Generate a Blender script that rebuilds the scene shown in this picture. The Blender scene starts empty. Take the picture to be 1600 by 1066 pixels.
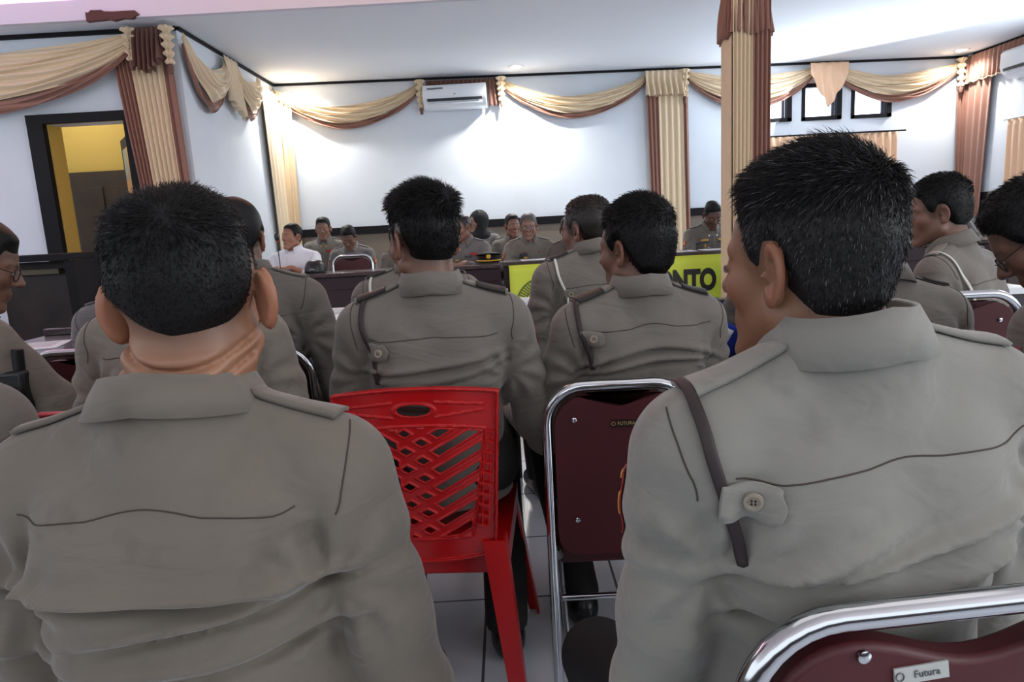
import bpy, math, random
import numpy as np
from mathutils import Vector, Matrix

# ------------------------------------------------------------------ camera, world, light, exposure
S = bpy.context.scene
COL = S.collection
F_PX, PITCH, ROLL, CAM_H = 1067.0, 9.8, 3.2, 1.12
_pt, _rl = math.radians(PITCH), math.radians(ROLL)
_fw = Vector((0, math.cos(_pt), -math.sin(_pt)))
_up = Vector((0, math.sin(_pt), math.cos(_pt)))
_rt = Vector((1, 0, 0))
# photograph's horizon rises to the right: the camera is rolled
_r2 = _rt * math.cos(_rl) - _up * math.sin(_rl)
_u2 = _up * math.cos(_rl) + _rt * math.sin(_rl)
cam_data = bpy.data.cameras.new('camera'); cam = bpy.data.objects.new('camera', cam_data); COL.objects.link(cam)
cam.matrix_world = Matrix(((_r2.x, _u2.x, -_fw.x, 0), (_r2.y, _u2.y, -_fw.y, 0), (_r2.z, _u2.z, -_fw.z, CAM_H), (0, 0, 0, 1)))
cam_data.sensor_width = 36.0; cam_data.lens = 36.0 * F_PX / 1600.0
cam_data.clip_start = 0.05
S.camera = cam
CAM = Vector((0, 0, CAM_H))

def ray(px, py):
    return (_r2 * ((px - 800) / F_PX) - _u2 * ((py - 533) / F_PX) + _fw)
def P(px, py, Y):
    d = ray(px, py); return CAM + d * (Y / d.y)
def PZ(px, py, Z):
    d = ray(px, py); return CAM + d * ((Z - CAM_H) / d.z)
def PX(px, py, X):
    d = ray(px, py); return CAM + d * (X / d.x)

W = bpy.data.worlds.new('world'); S.world = W; W.use_nodes = True
W.node_tree.nodes['Background'].inputs[0].default_value = (0.86, 0.92, 1.0, 1)
W.node_tree.nodes['Background'].inputs[1].default_value = 0.85
S.view_settings.view_transform = 'Standard'; S.view_settings.look = 'None'
S.view_settings.exposure = 0.9; S.view_settings.gamma = 1.0; S.view_settings.use_curve_mapping = False
try:
    S.cycles.max_bounces = 8; S.cycles.diffuse_bounces = 4; S.cycles.use_denoising = True
    S.cycles.caustics_reflective = False; S.cycles.caustics_refractive = False
except Exception: pass

def area(name, loc, target, sx, sy, power, color=(1, 1, 1)):
    l = bpy.data.lights.new(name, 'AREA'); l.shape = 'RECTANGLE'; l.size = sx; l.size_y = sy; l.energy = power; l.color = color
    o = bpy.data.objects.new(name, l); COL.objects.link(o); o.location = loc
    o.rotation_euler = (Vector(target) - Vector(loc)).to_track_quat('-Z', 'Y').to_euler(); return o
# daylight from the open side behind right; the unseen overhead panel is added fill
area('window_daylight', (5.2, -1.2, 2.0), (0.6, 1.6, 0.9), 2.2, 1.6, 50, (0.93, 0.97, 1.0))
area('overhead_fill_light', (0.8, 1.4, 3.2), (0.8, 1.5, 0), 3.0, 2.2, 6, (1.0, 0.97, 0.93))

area('high_window_daylight', (3.7, 8.0, 2.25), (0.5, 4.5, 2.9), 2.0, 0.45, 34, (0.84, 0.92, 1.0))
area('right_ceiling_fill', (5.35, 6.4, 1.7), (0.0, 5.4, 2.75), 1.0, 0.9, 18, (0.84, 0.92, 1.0))  # added lamp before the curtained window, aimed up to brighten the ceiling

# ------------------------------------------------------------------ colours and materials
def lin(c):
    c = [x / 255.0 for x in c]
    return tuple((x / 12.92 if x <= 0.04045 else ((x + 0.055) / 1.055) ** 2.4) for x in c) + (1.0,)
MATS = {}
def mat(name, rgb=(128, 128, 128), rough=0.6, metal=0.0, bump=None, var=None, attr=None, spec=0.5, sheen=0.0, coat=0.0, emit=None, weave=None, spots=None, sss=0.0, wrinkle=None):
    if name in MATS: return MATS[name]
    m = bpy.data.materials.new(name); m.use_nodes = True; MATS[name] = m
    nt = m.node_tree; b = nt.nodes['Principled BSDF']; L = nt.links
    b.inputs['Base Color'].default_value = lin(rgb); b.inputs['Roughness'].default_value = rough
    b.inputs['Metallic'].default_value = metal; b.inputs['Specular IOR Level'].default_value = spec
    b.inputs['Sheen Weight'].default_value = sheen; b.inputs['Coat Weight'].default_value = coat
    if sss: b.inputs['Subsurface Weight'].default_value = sss; b.inputs['Subsurface Radius'].default_value = (0.012, 0.005, 0.003); b.inputs['Subsurface Scale'].default_value = 0.6
    if emit: b.inputs['Emission Color'].default_value = lin(emit[0]); b.inputs['Emission Strength'].default_value = emit[1]
    tc = nt.nodes.new('ShaderNodeTexCoord')
    cur = None
    if attr:
        a = nt.nodes.new('ShaderNodeAttribute'); a.attribute_name = attr; cur = a.outputs['Color']
    def mixin(fac, c2, blend='MIX'):
        nonlocal cur
        mx = nt.nodes.new('ShaderNodeMix'); mx.data_type = 'RGBA'; mx.blend_type = blend
        L.new(fac, mx.inputs[0])
        if cur is not None: L.new(cur, mx.inputs[6])
        else: mx.inputs[6].default_value = lin(rgb)
        mx.inputs[7].default_value = c2; cur = mx.outputs[2]
    for v in (var, spots):
        if not v: continue
        sc, c2, lo, hi = v
        n = nt.nodes.new('ShaderNodeTexNoise'); n.inputs['Scale'].default_value = sc; n.inputs['Detail'].default_value = 4
        L.new(tc.outputs['Object'], n.inputs['Vector'])
        mr = nt.nodes.new('ShaderNodeMapRange'); mr.inputs[1].default_value = lo; mr.inputs[2].default_value = hi
        L.new(n.outputs[0], mr.inputs[0]); mixin(mr.outputs[0], lin(c2))
    if cur is not None: L.new(cur, b.inputs['Base Color'])
    hts = []
    if bump:
        n = nt.nodes.new('ShaderNodeTexNoise'); n.inputs['Scale'].default_value = bump[0]; n.inputs['Detail'].default_value = 5
        L.new(tc.outputs['Object'], n.inputs['Vector'])
        bp = nt.nodes.new('ShaderNodeBump'); bp.inputs['Strength'].default_value = bump[1]; bp.inputs['Distance'].default_value = bump[2]
        L.new(n.outputs[0], bp.inputs['Height']); hts.append(bp)
    if weave:
        for ax in ('X', 'Z'):
            w = nt.nodes.new('ShaderNodeTexWave'); w.bands_direction = ax; w.inputs['Scale'].default_value = weave[0]; w.inputs['Distortion'].default_value = 1.0
            L.new(tc.outputs['Object'], w.inputs['Vector'])
            bp = nt.nodes.new('ShaderNodeBump'); bp.inputs['Strength'].default_value = weave[1]; bp.inputs['Distance'].default_value = 0.0006
            L.new(w.outputs[1], bp.inputs['Height'])
            hts.append(bp)
    if wrinkle:
        mpn = nt.nodes.new('ShaderNodeMapping'); mpn.inputs['Scale'].default_value = (1, 1, 2.2); mpn.inputs['Rotation'].default_value = (0.2, 0.35, 0.3)
        n = nt.nodes.new('ShaderNodeTexNoise'); n.inputs['Scale'].default_value = wrinkle[0]; n.inputs['Detail'].default_value = 2.5; n.inputs['Distortion'].default_value = 1.2
        L.new(tc.outputs['Object'], mpn.inputs[0]); L.new(mpn.outputs[0], n.inputs['Vector'])
        bp = nt.nodes.new('ShaderNodeBump'); bp.inputs['Strength'].default_value = wrinkle[1]; bp.inputs['Distance'].default_value = wrinkle[2]
        L.new(n.outputs[0], bp.inputs['Height']); hts.append(bp)
    for i, h in enumerate(hts):
        if i: L.new(hts[i - 1].outputs[0], h.inputs['Normal'])
    if hts: L.new(hts[-1].outputs[0], b.inputs['Normal'])
    return m

# ------------------------------------------------------------------ object helpers
def tag(o, label=None, cat=None, group=None, kind=None):
    if label: o['label'] = label
    if cat: o['category'] = cat
    if group: o['group'] = group
    if kind: o['kind'] = kind
    return o
def thing(name, label, cat, loc=(0, 0, 0), group=None, rz=0):
    o = bpy.data.objects.new(name, None); COL.objects.link(o); o.location = loc; o.rotation_euler = (0, 0, rz)
    o.empty_display_size = 0.1
    bpy.context.view_layer.update() if False else None
    return tag(o, label, cat, group)
def wm(o):
    m = Matrix.LocRotScale(o.location, o.rotation_euler, o.scale)
    return wm(o.parent) @ o.matrix_parent_inverse @ m if o.parent is not None else m
def link(name, me, m=None, parent=None, smooth=True):
    if m is not None: me.materials.append(m)
    o = bpy.data.objects.new(name, me); COL.objects.link(o)
    if smooth and len(me.polygons): me.polygons.foreach_set('use_smooth', [True] * len(me.polygons))
    if parent is not None:
        o.parent = parent; o.matrix_parent_inverse = wm(parent).inverted()
    return o
def mesh_np(name, V, Fc, cols=None):
    """V (n,3); Fc: list/array of quads or mixed tuples, world coordinates"""
    me = bpy.data.meshes.new(name)
    if isinstance(Fc, np.ndarray):
        k = Fc.shape[1]; nf = len(Fc)
        me.vertices.add(len(V)); me.vertices.foreach_set('co', np.asarray(V, np.float32).ravel())
        me.loops.add(nf * k); me.loops.foreach_set('vertex_index', Fc.astype(np.int32).ravel())
        me.polygons.add(nf); me.polygons.foreach_set('loop_start', np.arange(0, nf * k, k, dtype=np.int32))
        me.update(calc_edges=True)
    else:
        me.from_pydata([tuple(map(float, v)) for v in V], [], [tuple(map(int, f)) for f in Fc]); me.update()
    if cols is not None:
        a = me.color_attributes.new('Col', 'FLOAT_COLOR', 'POINT')
        c = np.ones((len(V), 4), np.float32); c[:, :3] = cols
        a.data.foreach_set('color', c.ravel())
    return me
class MB:
    """collects shapes into one mesh (world coordinates, or local when told so)"""
    def __init__(s): s.V = []; s.F = []; s.smooth = True
    def add(s, V, F):
        n = len(s.V); s.V += [tuple(v) for v in V]; s.F += [tuple(i + n for i in f) for f in F]; return s
    def box(s, c, d, R=None):
        c = Vector(c); h = Vector(d) * 0.5; V = []
        for x in (-1, 1):
            for y in (-1, 1):
                for z in (-1, 1):
                    v = Vector((x * h.x, y * h.y, z * h.z))
                    V.append(c + (R @ v if R else v))
        return s.add(V, [(0, 1, 3, 2), (4, 6, 7, 5), (0, 4, 5, 1), (2, 3, 7, 6), (0, 2, 6, 4), (1, 5, 7, 3)])
    def tube(s, pts, r, n=10, caps=True, closed=False):
        pts = [Vector(p) for p in pts]; rs = r if isinstance(r, (list, tuple)) else [r] * len(pts)
        m = len(pts); V = []; up = None
        for i, p in enumerate(pts):
            a = pts[(i - 1) % m] if (i or closed) else p; b = pts[(i + 1) % m] if (i < m - 1 or closed) else p
            t = (b - a).normalized()
            if up is None: up = Vector((0, 0, 1)) if abs(t.z) < 0.9 else Vector((0, 1, 0))
            x = t.cross(up).normalized(); up = x.cross(t).normalized()
            for k in range(n):
                an = 2 * math.pi * k / n; V.append(p + (x * math.cos(an) + up * math.sin(an)) * rs[i])
        F = []
        for i in range(m if closed else m - 1):
            j = (i + 1) % m
            for k in range(n):
                F.append((i * n + k, i * n + (k + 1) % n, j * n + (k + 1) % n, j * n + k))
        if caps and not closed: F.append(tuple(range(n))[::-1]); F.append(tuple(range((m - 1) * n, m * n)))
        return s.add(V, F)
    def lathe(s, prof, c=(0, 0, 0), n=24, axis='Z', R=None):
        V = []; c = Vector(c)
        for (r, z) in prof:
            for k in range(n):
                an = 2 * math.pi * k / n; v = Vector((r * math.cos(an), r * math.sin(an), z)); V.append(c + (R @ v if R else v))
        F = [(i * n + k, i * n + (k + 1) % n, (i + 1) * n + (k + 1) % n, (i + 1) * n + k) for i in range(len(prof) - 1) for k in range(n)]
        F.append(tuple(range(n))[::-1]); F.append(tuple(range((len(prof) - 1) * n, len(prof) * n)))
        return s.add(V, F)
    def prism(s, poly, o, ex, ey, ez, th):
        """polygon (2D) in plane ex, ey extruded along ez by th"""
        o = Vector(o); n = len(poly)
        A = [o + ex * x + ey * y for x, y in poly]; B = [a + ez * th for a in A]
        return s.add(A + B, [tuple(range(n))[::-1], tuple(range(n, 2 * n))] + [(i, (i + 1) % n, n + (i + 1) % n, n + i) for i in range(n)])
    def grid(s, fn, nu, nv):
        V = [fn(i / nu, j / nv) for j in range(nv + 1) for i in range(nu + 1)]
        return s.add(V, [(j * (nu + 1) + i, j * (nu + 1) + i + 1, (j + 1) * (nu + 1) + i + 1, (j + 1) * (nu + 1) + i) for j in range(nv) for i in range(nu)])
    def build(s, name, m, parent=None, smooth=True, bevel=0, solid=0, seg=2, local=False):
        me = mesh_np(name, s.V, s.F)
        o = link(name, me, m, parent if not local else None, smooth)
        if local and parent is not None: o.parent = parent
        if solid: q = o.modifiers.new('solid', 'SOLIDIFY'); q.thickness = solid; q.offset = 0
        if bevel: q = o.modifiers.new('bevel', 'BEVEL'); q.width = bevel; q.segments = seg; q.limit_method = 'ANGLE'; q.angle_limit = 0.6
        if smooth and not solid:
            try: me.shade_auto = True
            except Exception: pass
        if bevel or (smooth and not solid):
            # crisp flats on boxes
            try:
                import bmesh
                bm = bmesh.new(); bm.from_mesh(me)
                for e in bm.edges:
                    if len(e.link_faces) == 2 and e.calc_face_angle(0) > 0.9: e.smooth = False
                bm.to_mesh(me); bm.free()
            except Exception: pass
        return o
def struct(name, mb, m, parent=None, smooth=False, bevel=0):
    o = mb.build(name, m, parent, smooth=smooth, bevel=bevel); o['kind'] = 'structure'; return o
X, Y_, Z = Vector((1, 0, 0)), Vector((0, 1, 0)), Vector((0, 0, 1))

# ------------------------------------------------------------------ signed-distance modelling
def V3(*a): return np.array(a, float)
def smin(a, b, k):
    h = np.clip(0.5 + 0.5 * (b - a) / k, 0, 1); return b * (1 - h) + a * h - k * h * (1 - h)
def smax(a, b, k): return -smin(-a, -b, k)
def ell(p, c, r):
    q = (p - np.asarray(c)) / np.asarray(r); k0 = np.sqrt((q * q).sum(1)) + 1e-9
    q2 = q / np.asarray(r); k1 = np.sqrt((q2 * q2).sum(1)) + 1e-9
    return k0 * (k0 - 1) / k1
def sph(p, c, r):
    q = p - np.asarray(c); return np.sqrt((q * q).sum(1)) - r
def cap(p, a, b, ra, rb=None):
    rb = ra if rb is None else rb; a = np.asarray(a, float); b = np.asarray(b, float)
    ab = b - a; t = np.clip(((p - a) @ ab) / (ab @ ab + 1e-12), 0, 1)
    q = p - a - t[:, None] * ab; return np.sqrt((q * q).sum(1)) - (ra + (rb - ra) * t)
def rbox(p, c, h, r):
    q = np.abs(p - np.asarray(c)) - (np.asarray(h) - r)
    return np.sqrt((np.maximum(q, 0) ** 2).sum(1)) + np.minimum(q.max(1), 0) - r

def net(fn, lo, hi, h, margin=1.8):
    """surface nets over fn, evaluated only near the surface"""
    lo = np.asarray(lo, float) - 2 * h; hi = np.asarray(hi, float) + 2 * h; B = 6
    nb = np.ceil((hi - lo) / (h * B)).astype(int); n = nb * B
    ib = np.stack(np.meshgrid(*[np.arange(k) for k in nb], indexing='ij'), -1).reshape(-1, 3)
    cen = lo + (ib * B + B / 2 - 0.5) * h
    dc = fn(cen); rad = h * B * 0.87 * margin
    act = np.abs(dc) < rad
    Fd = np.where(dc > 0, 1.0, -1.0).astype(np.float32).reshape(tuple(nb))
    Fd = np.repeat(np.repeat(np.repeat(Fd, B, 0), B, 1), B, 2)
    off = np.stack(np.meshgrid(*[np.arange(B)] * 3, indexing='ij'), -1).reshape(-1, 3)
    ia = ib[act]
    CH = 2500
    for s0 in range(0, len(ia), CH):
        ijk = (ia[s0:s0 + CH, None, :] * B + off[None]).reshape(-1, 3)
        d = fn(lo + ijk * h); Fd[ijk[:, 0], ijk[:, 1], ijk[:, 2]] = d
    s = Fd < 0
    c = s[:-1, :-1, :-1].astype(np.uint8)
    tot = np.zeros(c.shape, np.uint8)
    for a in (0, 1):
        for b in (0, 1):
            for d in (0, 1):
                tot += s[a:a + c.shape[0], b:b + c.shape[1], d:d + c.shape[2]]
    idx = np.argwhere((tot > 0) & (tot < 8))
    vid = -np.ones(c.shape, np.int32); vid[idx[:, 0], idx[:, 1], idx[:, 2]] = np.arange(len(idx))
    acc = np.zeros((len(idx), 3)); cnt = np.zeros(len(idx))
    cs = [(a, b, d) for a in (0, 1) for b in (0, 1) for d in (0, 1)]
    val = {q: Fd[idx[:, 0] + q[0], idx[:, 1] + q[1], idx[:, 2] + q[2]] for q in cs}
    for q in cs:
        for ax in range(3):
            if q[ax]: continue
            q2 = list(q); q2[ax] = 1; q2 = tuple(q2)
            a, b = val[q], val[q2]; m = (a < 0) != (b < 0)
            t = np.where(m, a / (a - b + 1e-20), 0)
            pos = np.tile(np.array(q, float), (len(idx), 1)); pos[:, ax] = t
            acc += pos * m[:, None]; cnt += m
    V = lo + (idx + acc / np.maximum(cnt, 1)[:, None]) * h
    Q = []
    for ax in range(3):
        o1, o2 = (ax + 1) % 3, (ax + 2) % 3
        sl0 = [slice(None)] * 3; sl1 = [slice(None)] * 3; sl0[ax] = slice(0, -1); sl1[ax] = slice(1, None)
        a = s[tuple(sl0)]; b = s[tuple(sl1)]
        e = np.argwhere(a != b)
        e = e[(e[:, o1] > 0) & (e[:, o2] > 0) & (e[:, o1] < c.shape[o1]) & (e[:, o2] < c.shape[o2]) & (e[:, ax] < c.shape[ax])]
        if not len(e): continue
        flip = a[e[:, 0], e[:, 1], e[:, 2]]
        def g(d1, d2):
            k = e.copy(); k[:, o1] -= d1; k[:, o2] -= d2; return vid[k[:, 0], k[:, 1], k[:, 2]]
        q = np.stack([g(1, 1), g(0, 1), g(0, 0), g(1, 0)], 1)
        q[~flip] = q[~flip][:, ::-1]; Q.append(q)
    Q = np.concatenate(Q); Q = Q[(Q >= 0).all(1)]
    return V, Q
def grad(fn, p, e=0.002):
    g = np.stack([fn(p + np.eye(3)[i] * e) - fn(p - np.eye(3)[i] * e) for i in range(3)], 1)
    return g / (np.linalg.norm(g, axis=1)[:, None] + 1e-9)
def project(fn, p, off=0.0, it=6):
    p = np.asarray(p, float).copy()
    for _ in range(it):
        d = fn(p) - off; p -= grad(fn, p) * d[:, None] * 0.9
    return p, grad(fn, p)
_rs = np.random.RandomState(3)
_ND = _rs.normal(size=(14, 3)); _ND /= np.linalg.norm(_ND, axis=1)[:, None]; _NP = _rs.uniform(0, 6.28, 14); _NF = _rs.uniform(0.6, 1.6, 14)
def wob(p, f, seed=0.0):
    """soft pseudo-noise in about -1..1"""
    s = np.zeros(len(p))
    q = p + 0.35 / f * np.sin(p[:, [1, 2, 0]] * f * 1.3 + seed)
    for i in range(10): s += np.sin((q @ _ND[i]) * f * _NF[i] + _NP[i] + seed * (i + 1))
    return s / 4.0
# ------------------------------------------------------------------ the room
CEIL = 2.78
def YW(x): return 8.15 + 0.07 * x            # the far wall stands a little askew
WALL = mat('wall_paint', (220, 227, 236), 0.75, bump=(60, 0.05, 0.002), var=(1.6, (212, 217, 224), 0.45, 0.8))
CEILM = mat('ceiling_paint', (234, 240, 248), 0.85)
WOOD = mat('dark_wood', (46, 34, 32), 0.4, var=(7, (30, 22, 22), 0.4, 0.7))
BLACKW = mat('black_wood', (22, 20, 24), 0.6, spec=0.2, var=(9, (18, 17, 20), 0.4, 0.7))
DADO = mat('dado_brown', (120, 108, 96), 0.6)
YEL = mat('yellow_paint', (200, 168, 84), 0.7)
# tiled floor
m = bpy.data.materials.new('floor_tiles'); m.use_nodes = True; nt = m.node_tree; b = nt.nodes['Principled BSDF']; b.inputs['Roughness'].default_value = 0.16
br = nt.nodes.new('ShaderNodeTexBrick'); tc = nt.nodes.new('ShaderNodeTexCoord'); mp = nt.nodes.new('ShaderNodeMapping'); mp.inputs['Location'].default_value = (0.12, 0.09, 0)
nt.links.new(tc.outputs['Object'], mp.inputs[0]); nt.links.new(mp.outputs[0], br.inputs['Vector'])
br.offset = 0.0; br.inputs['Color1'].default_value = lin((212, 218, 226)); br.inputs['Color2'].default_value = lin((204, 210, 219)); br.inputs['Mortar'].default_value = lin((84, 86, 90))
br.inputs['Scale'].default_value = 1.0; br.inputs['Mortar Size'].default_value = 0.004; br.inputs['Brick Width'].default_value = 0.4; br.inputs['Row Height'].default_value = 0.4; br.inputs['Mortar Smooth'].default_value = 0.1
nt.links.new(br.outputs['Color'], b.inputs['Base Color']); TILE = m
struct('floor', MB().box((1.0, 3.3, -0.05), (13.0, 11.6, 0.1)), TILE)
XL, XR, YA = -2.7, 5.6, 5.72
xc0 = P(425, 135, YW(-2.8)).x; XL = xc0
YE = 5.42                                     # near edge of the low ceiling
struct('ceiling', MB().box((0.5, (YE + 9.2) / 2, CEIL + 0.05), (13.0, 9.2 - YE, 0.1)), CEILM)
struct('trim_1', MB().box((0.5, YE - 0.02, CEIL + 0.05), (13.0, 0.05, 0.14)), mat('soffit_paint', (214, 214, 226), 0.7))
struct('ceiling_2', MB().box((0.5, 1.65, 3.35), (13.0, 9.2, 0.1)), mat('tray_ceiling_paint', (238, 226, 224), 0.8))
# the far wall, cut round three small windows and a larger one
def wallseg(mb, x0, x1, z0, z1, th=0.16):
    for a, bb in ((x0, x1),):
        V = [(a, YW(a), z0), (bb, YW(bb), z0), (bb, YW(bb), z1), (a, YW(a), z1), (a, YW(a) + th, z0), (bb, YW(bb) + th, z0), (bb, YW(bb) + th, z1), (a, YW(a) + th, z1)]
        mb.add(V, [(0, 1, 2, 3), (5, 4, 7, 6), (0, 4, 5, 1), (3, 2, 6, 7), (1, 5, 6, 2), (0, 3, 7, 4)])
def onwall(px, py):
    d = ray(px, py); t = (8.15) / (d.y - 0.07 * d.x); return CAM + d * t
wins = [(1176, 1236, 131, 189), (1252, 1314, 130, 188), (1329, 1392, 128, 186)]
wx = []
for (a, c, t, bt) in wins:
    p0 = onwall(a, bt); p1 = onwall(c, t); wx.append((p0.x, p1.x))
zt = onwall(1283, 130).z; zb = onwall(1283, 188).z
BX0, BX1 = onwall(1196, 230).x, onwall(1392, 220).x; BZ1 = onwall(1300, 214).z; BZ0 = 0.75
XE = XR + 0.25
mbw = MB()
wallseg(mbw, XL - 0.1, wx[0][0], 0, CEIL)
wallseg(mbw, wx[0][0], XE, zt, CEIL)
xs = [wx[0][0], wx[0][1], wx[1][0], wx[1][1], wx[2][0], wx[2][1], XE]
wallseg(mbw, wx[0][1], wx[1][0], zb, zt); wallseg(mbw, wx[1][1], wx[2][0], zb, zt); wallseg(mbw, wx[2][1], XE, zb, zt)
wallseg(mbw, wx[0][0], XE, BZ1, zb)
wallseg(mbw, wx[0][0], BX0, 0, BZ1); wallseg(mbw, BX1, XE, 0, BZ1); wallseg(mbw, BX0, BX1, 0, BZ0)
struct('wall_back', mbw, WALL)
SKYG = mat('window_glass_bright', (235, 242, 255), 0.2, emit=((226, 238, 255), 2.2))
for i, (a, c) in enumerate(wx):
    g = MB(); y = YW(a) + 0.04
    g.box(((a + c) / 2, y, zt - 0.022), (c - a, 0.1, 0.045)); g.box(((a + c) / 2, y, zb + 0.022), (c - a, 0.1, 0.045))
    g.box((a + 0.022, y, (zt + zb) / 2), (0.045, 0.1, zt - zb)); g.box((c - 0.03, y, (zt + zb) / 2), (0.06, 0.1, zt - zb))
    f = struct('window_%d' % (i + 1), g, BLACKW, bevel=0.004)
    pn = MB().box(((a + c) / 2, y + 0.03, (zt + zb) / 2), (c - a - 0.06, 0.008, zt - zb - 0.06)).build('window_pane', SKYG, f, smooth=False)
    st = MB().box((c - 0.085, y + 0.02, (zt + zb) / 2), (0.03, 0.03, zt - zb - 0.08)).build('opened_sash', mat('sash_grey', (70, 72, 88), 0.5), f, smooth=False)
f = struct('window_4', MB().box(((BX0 + BX1) / 2, YW(BX0) + 0.1, BZ0 + 0.03), (BX1 - BX0, 0.08, 0.05)).box(((BX0 + BX1) / 2, YW(BX0) + 0.1, BZ1 - 0.03), (BX1 - BX0, 0.08, 0.05)).box((BX0 + 0.03, YW(BX0) + 0.1, (BZ0 + BZ1) / 2), (0.05, 0.08, BZ1 - BZ0)).box((BX1 - 0.03, YW(BX1) + 0.09, (BZ0 + BZ1) / 2), (0.05, 0.08, BZ1 - BZ0)).box(((BX0 + BX1) / 2, YW(BX0) + 0.1, (BZ0 + BZ1) / 2), (0.05, 0.08, BZ1 - BZ0)), BLACKW)
MB().box(((BX0 + BX1) / 2, YW(BX0) + 0.14, (BZ0 + BZ1) / 2), (BX1 - BX0, 0.008, BZ1 - BZ0)).build('window_pane', mat('window_glass_day', (220, 225, 235), 0.2, emit=((226, 238, 255), 0.9)), f, smooth=False)
# chair rail and dado along the far wall
ZR = onwall(800, 341).z
rb = MB()
def alongwall(mb, x0, x1, z0, z1, out0, out1):
    V = [(x0, YW(x0) - out1, z0), (x1, YW(x1) - out1, z0), (x1, YW(x1) - out1, z1), (x0, YW(x0) - out1, z1), (x0, YW(x0) - out0, z0), (x1, YW(x1) - out0, z0), (x1, YW(x1) - out0, z1), (x0, YW(x0) - out0, z1)]
    mb.add(V, [(0, 1, 2, 3), (5, 4, 7, 6), (0, 4, 5, 1), (3, 2, 6, 7), (1, 5, 6, 2), (0, 3, 7, 4)])
alongwall(rb, XL, XR, ZR - 0.09, ZR, 0, 0.03); struct('trim_2', rb, BLACKW)
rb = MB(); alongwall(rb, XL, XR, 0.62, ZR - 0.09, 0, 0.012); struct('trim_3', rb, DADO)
rb = MB(); alongwall(rb, XL, XR, 0.0, 0.62, 0, 0.02); struct('trim_4', rb, WOOD)
rb = MB(); alongwall(rb, XL, XR, CEIL - 0.025, CEIL + 0.0, 0, 0.022); struct('trim_5', rb, BLACKW)
# left return wall and the nearer left wall with its doorway
struct('wall_left', MB().box((XL - 0.08, (YA + 0.16 + 8.1) / 2, CEIL / 2), (0.16, 7.94 - YA, CEIL)), WALL)
struct('trim_6', MB().box((XL + 0.012, (YA + 8.0) / 2, CEIL - 0.012), (0.024, 8.0 - YA, 0.024)), BLACKW)
dl = P(45, 182, YA); dr = P(216, 172, YA); il = P(72, 195, YA); ir = P(197, 188, YA)
DX0, DX1, DZ = il.x, ir.x, il.z
wa = MB()
wa.box(((-6.2 + DX0) / 2, YA + 0.08, CEIL / 2), (DX0 + 6.2, 0.16, CEIL)); wa.box(((DX1 + XL) / 2, YA + 0.08, CEIL / 2), (XL - DX1, 0.16, CEIL)); wa.box(((DX0 + DX1) / 2, YA + 0.08, (DZ + CEIL) / 2), (DX1 - DX0, 0.16, CEIL - DZ))
struct('wall_front_left', wa, WALL)
struct('trim_7', MB().box(((-6.2 + XL) / 2, YA - 0.012, CEIL - 0.016), (XL + 6.2, 0.024, 0.032)), BLACKW)
fd = MB(); w1 = DX0 - dl.x; w2 = dr.x - DX1; th = dl.z - DZ
fd.box((dl.x + w1 / 2, YA - 0.02, (DZ + th) / 2), (w1, 0.06, DZ + th)); fd.box((dr.x - w2 / 2, YA - 0.02, (DZ + th) / 2), (w2, 0.06, DZ + th)); fd.box(((dl.x + dr.x) / 2, YA - 0.02, DZ + th / 2), (dr.x - dl.x, 0.062, th))
struct('door_1', fd, BLACKW)
struct('trim_12', MB().box((DX0 + 0.004, YA + 0.09, DZ / 2), (0.012, 0.17, DZ)).box((DX1 - 0.004, YA + 0.09, DZ / 2), (0.012, 0.17, DZ)), YEL)
YB = YA + 1.3                                # yellow passage behind
struct('wall_passage', MB().box((-4.3, YB + 0.05, CEIL / 2), (2.9, 0.1, CEIL)), YEL)
struct('wall_passage_side', MB().box((XL - 0.22, (YA + YB) / 2 + 0.1, CEIL / 2), (0.06, 1.2, CEIL)), YEL)
d2 = P(92, 272, YB); d2r = P(178, 266, YB)
o = struct('door_2', MB().box(((d2.x + d2r.x + 0.25) / 2, YB - 0.02, d2.z / 2), (d2r.x - d2.x + 0.25, 0.05, d2.z)), mat('old_brown_door', (58, 42, 30), 0.5, var=(5, (44, 32, 24), 0.4, 0.7)))
pm = MB()
for k in range(2):
    for z0, z1 in ((0.15, 0.85), (0.98, d2.z - 0.15)):
        x = d2.x + 0.12 + k * 0.42; pm.box((x + 0.17, YB - 0.05, (z0 + z1) / 2), (0.30, 0.02, z1 - z0))
pm.build('door_panel', mat('old_brown_door', ()), o, bevel=0.006)
l = bpy.data.lights.new('passage_fill_light', 'POINT'); l.energy = 7; l.shadow_soft_size = 0.15; l.color = (1, 0.93, 0.8)  # added fill that brightens the yellow passage, not a fitting of the room
o = bpy.data.objects.new('passage_fill_light', l); COL.objects.link(o); o.location = (-4.0, YA + 0.7, 2.55)
# open door leaf with a coloured poster, swung into the passage
lf = struct('door_3', MB().box((DX1 - 0.27, YA + 0.50, DZ / 2 - 0.02), (0.04, 0.66, DZ - 0.06), Matrix.Rotation(0.62, 3, 'Z')), BLACKW)
pp = mat('poster_print', (150, 150, 140), 0.4, var=(3.0, (196, 140, 80), 0.42, 0.5), spots=(4.5, (110, 150, 160), 0.5, 0.58))
MB().box((DX1 - 0.27, YA + 0.50, 1.38), (0.052, 0.44, 1.15), Matrix.Rotation(0.62, 3, 'Z')).build('poster', pp, lf, smooth=False)
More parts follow.
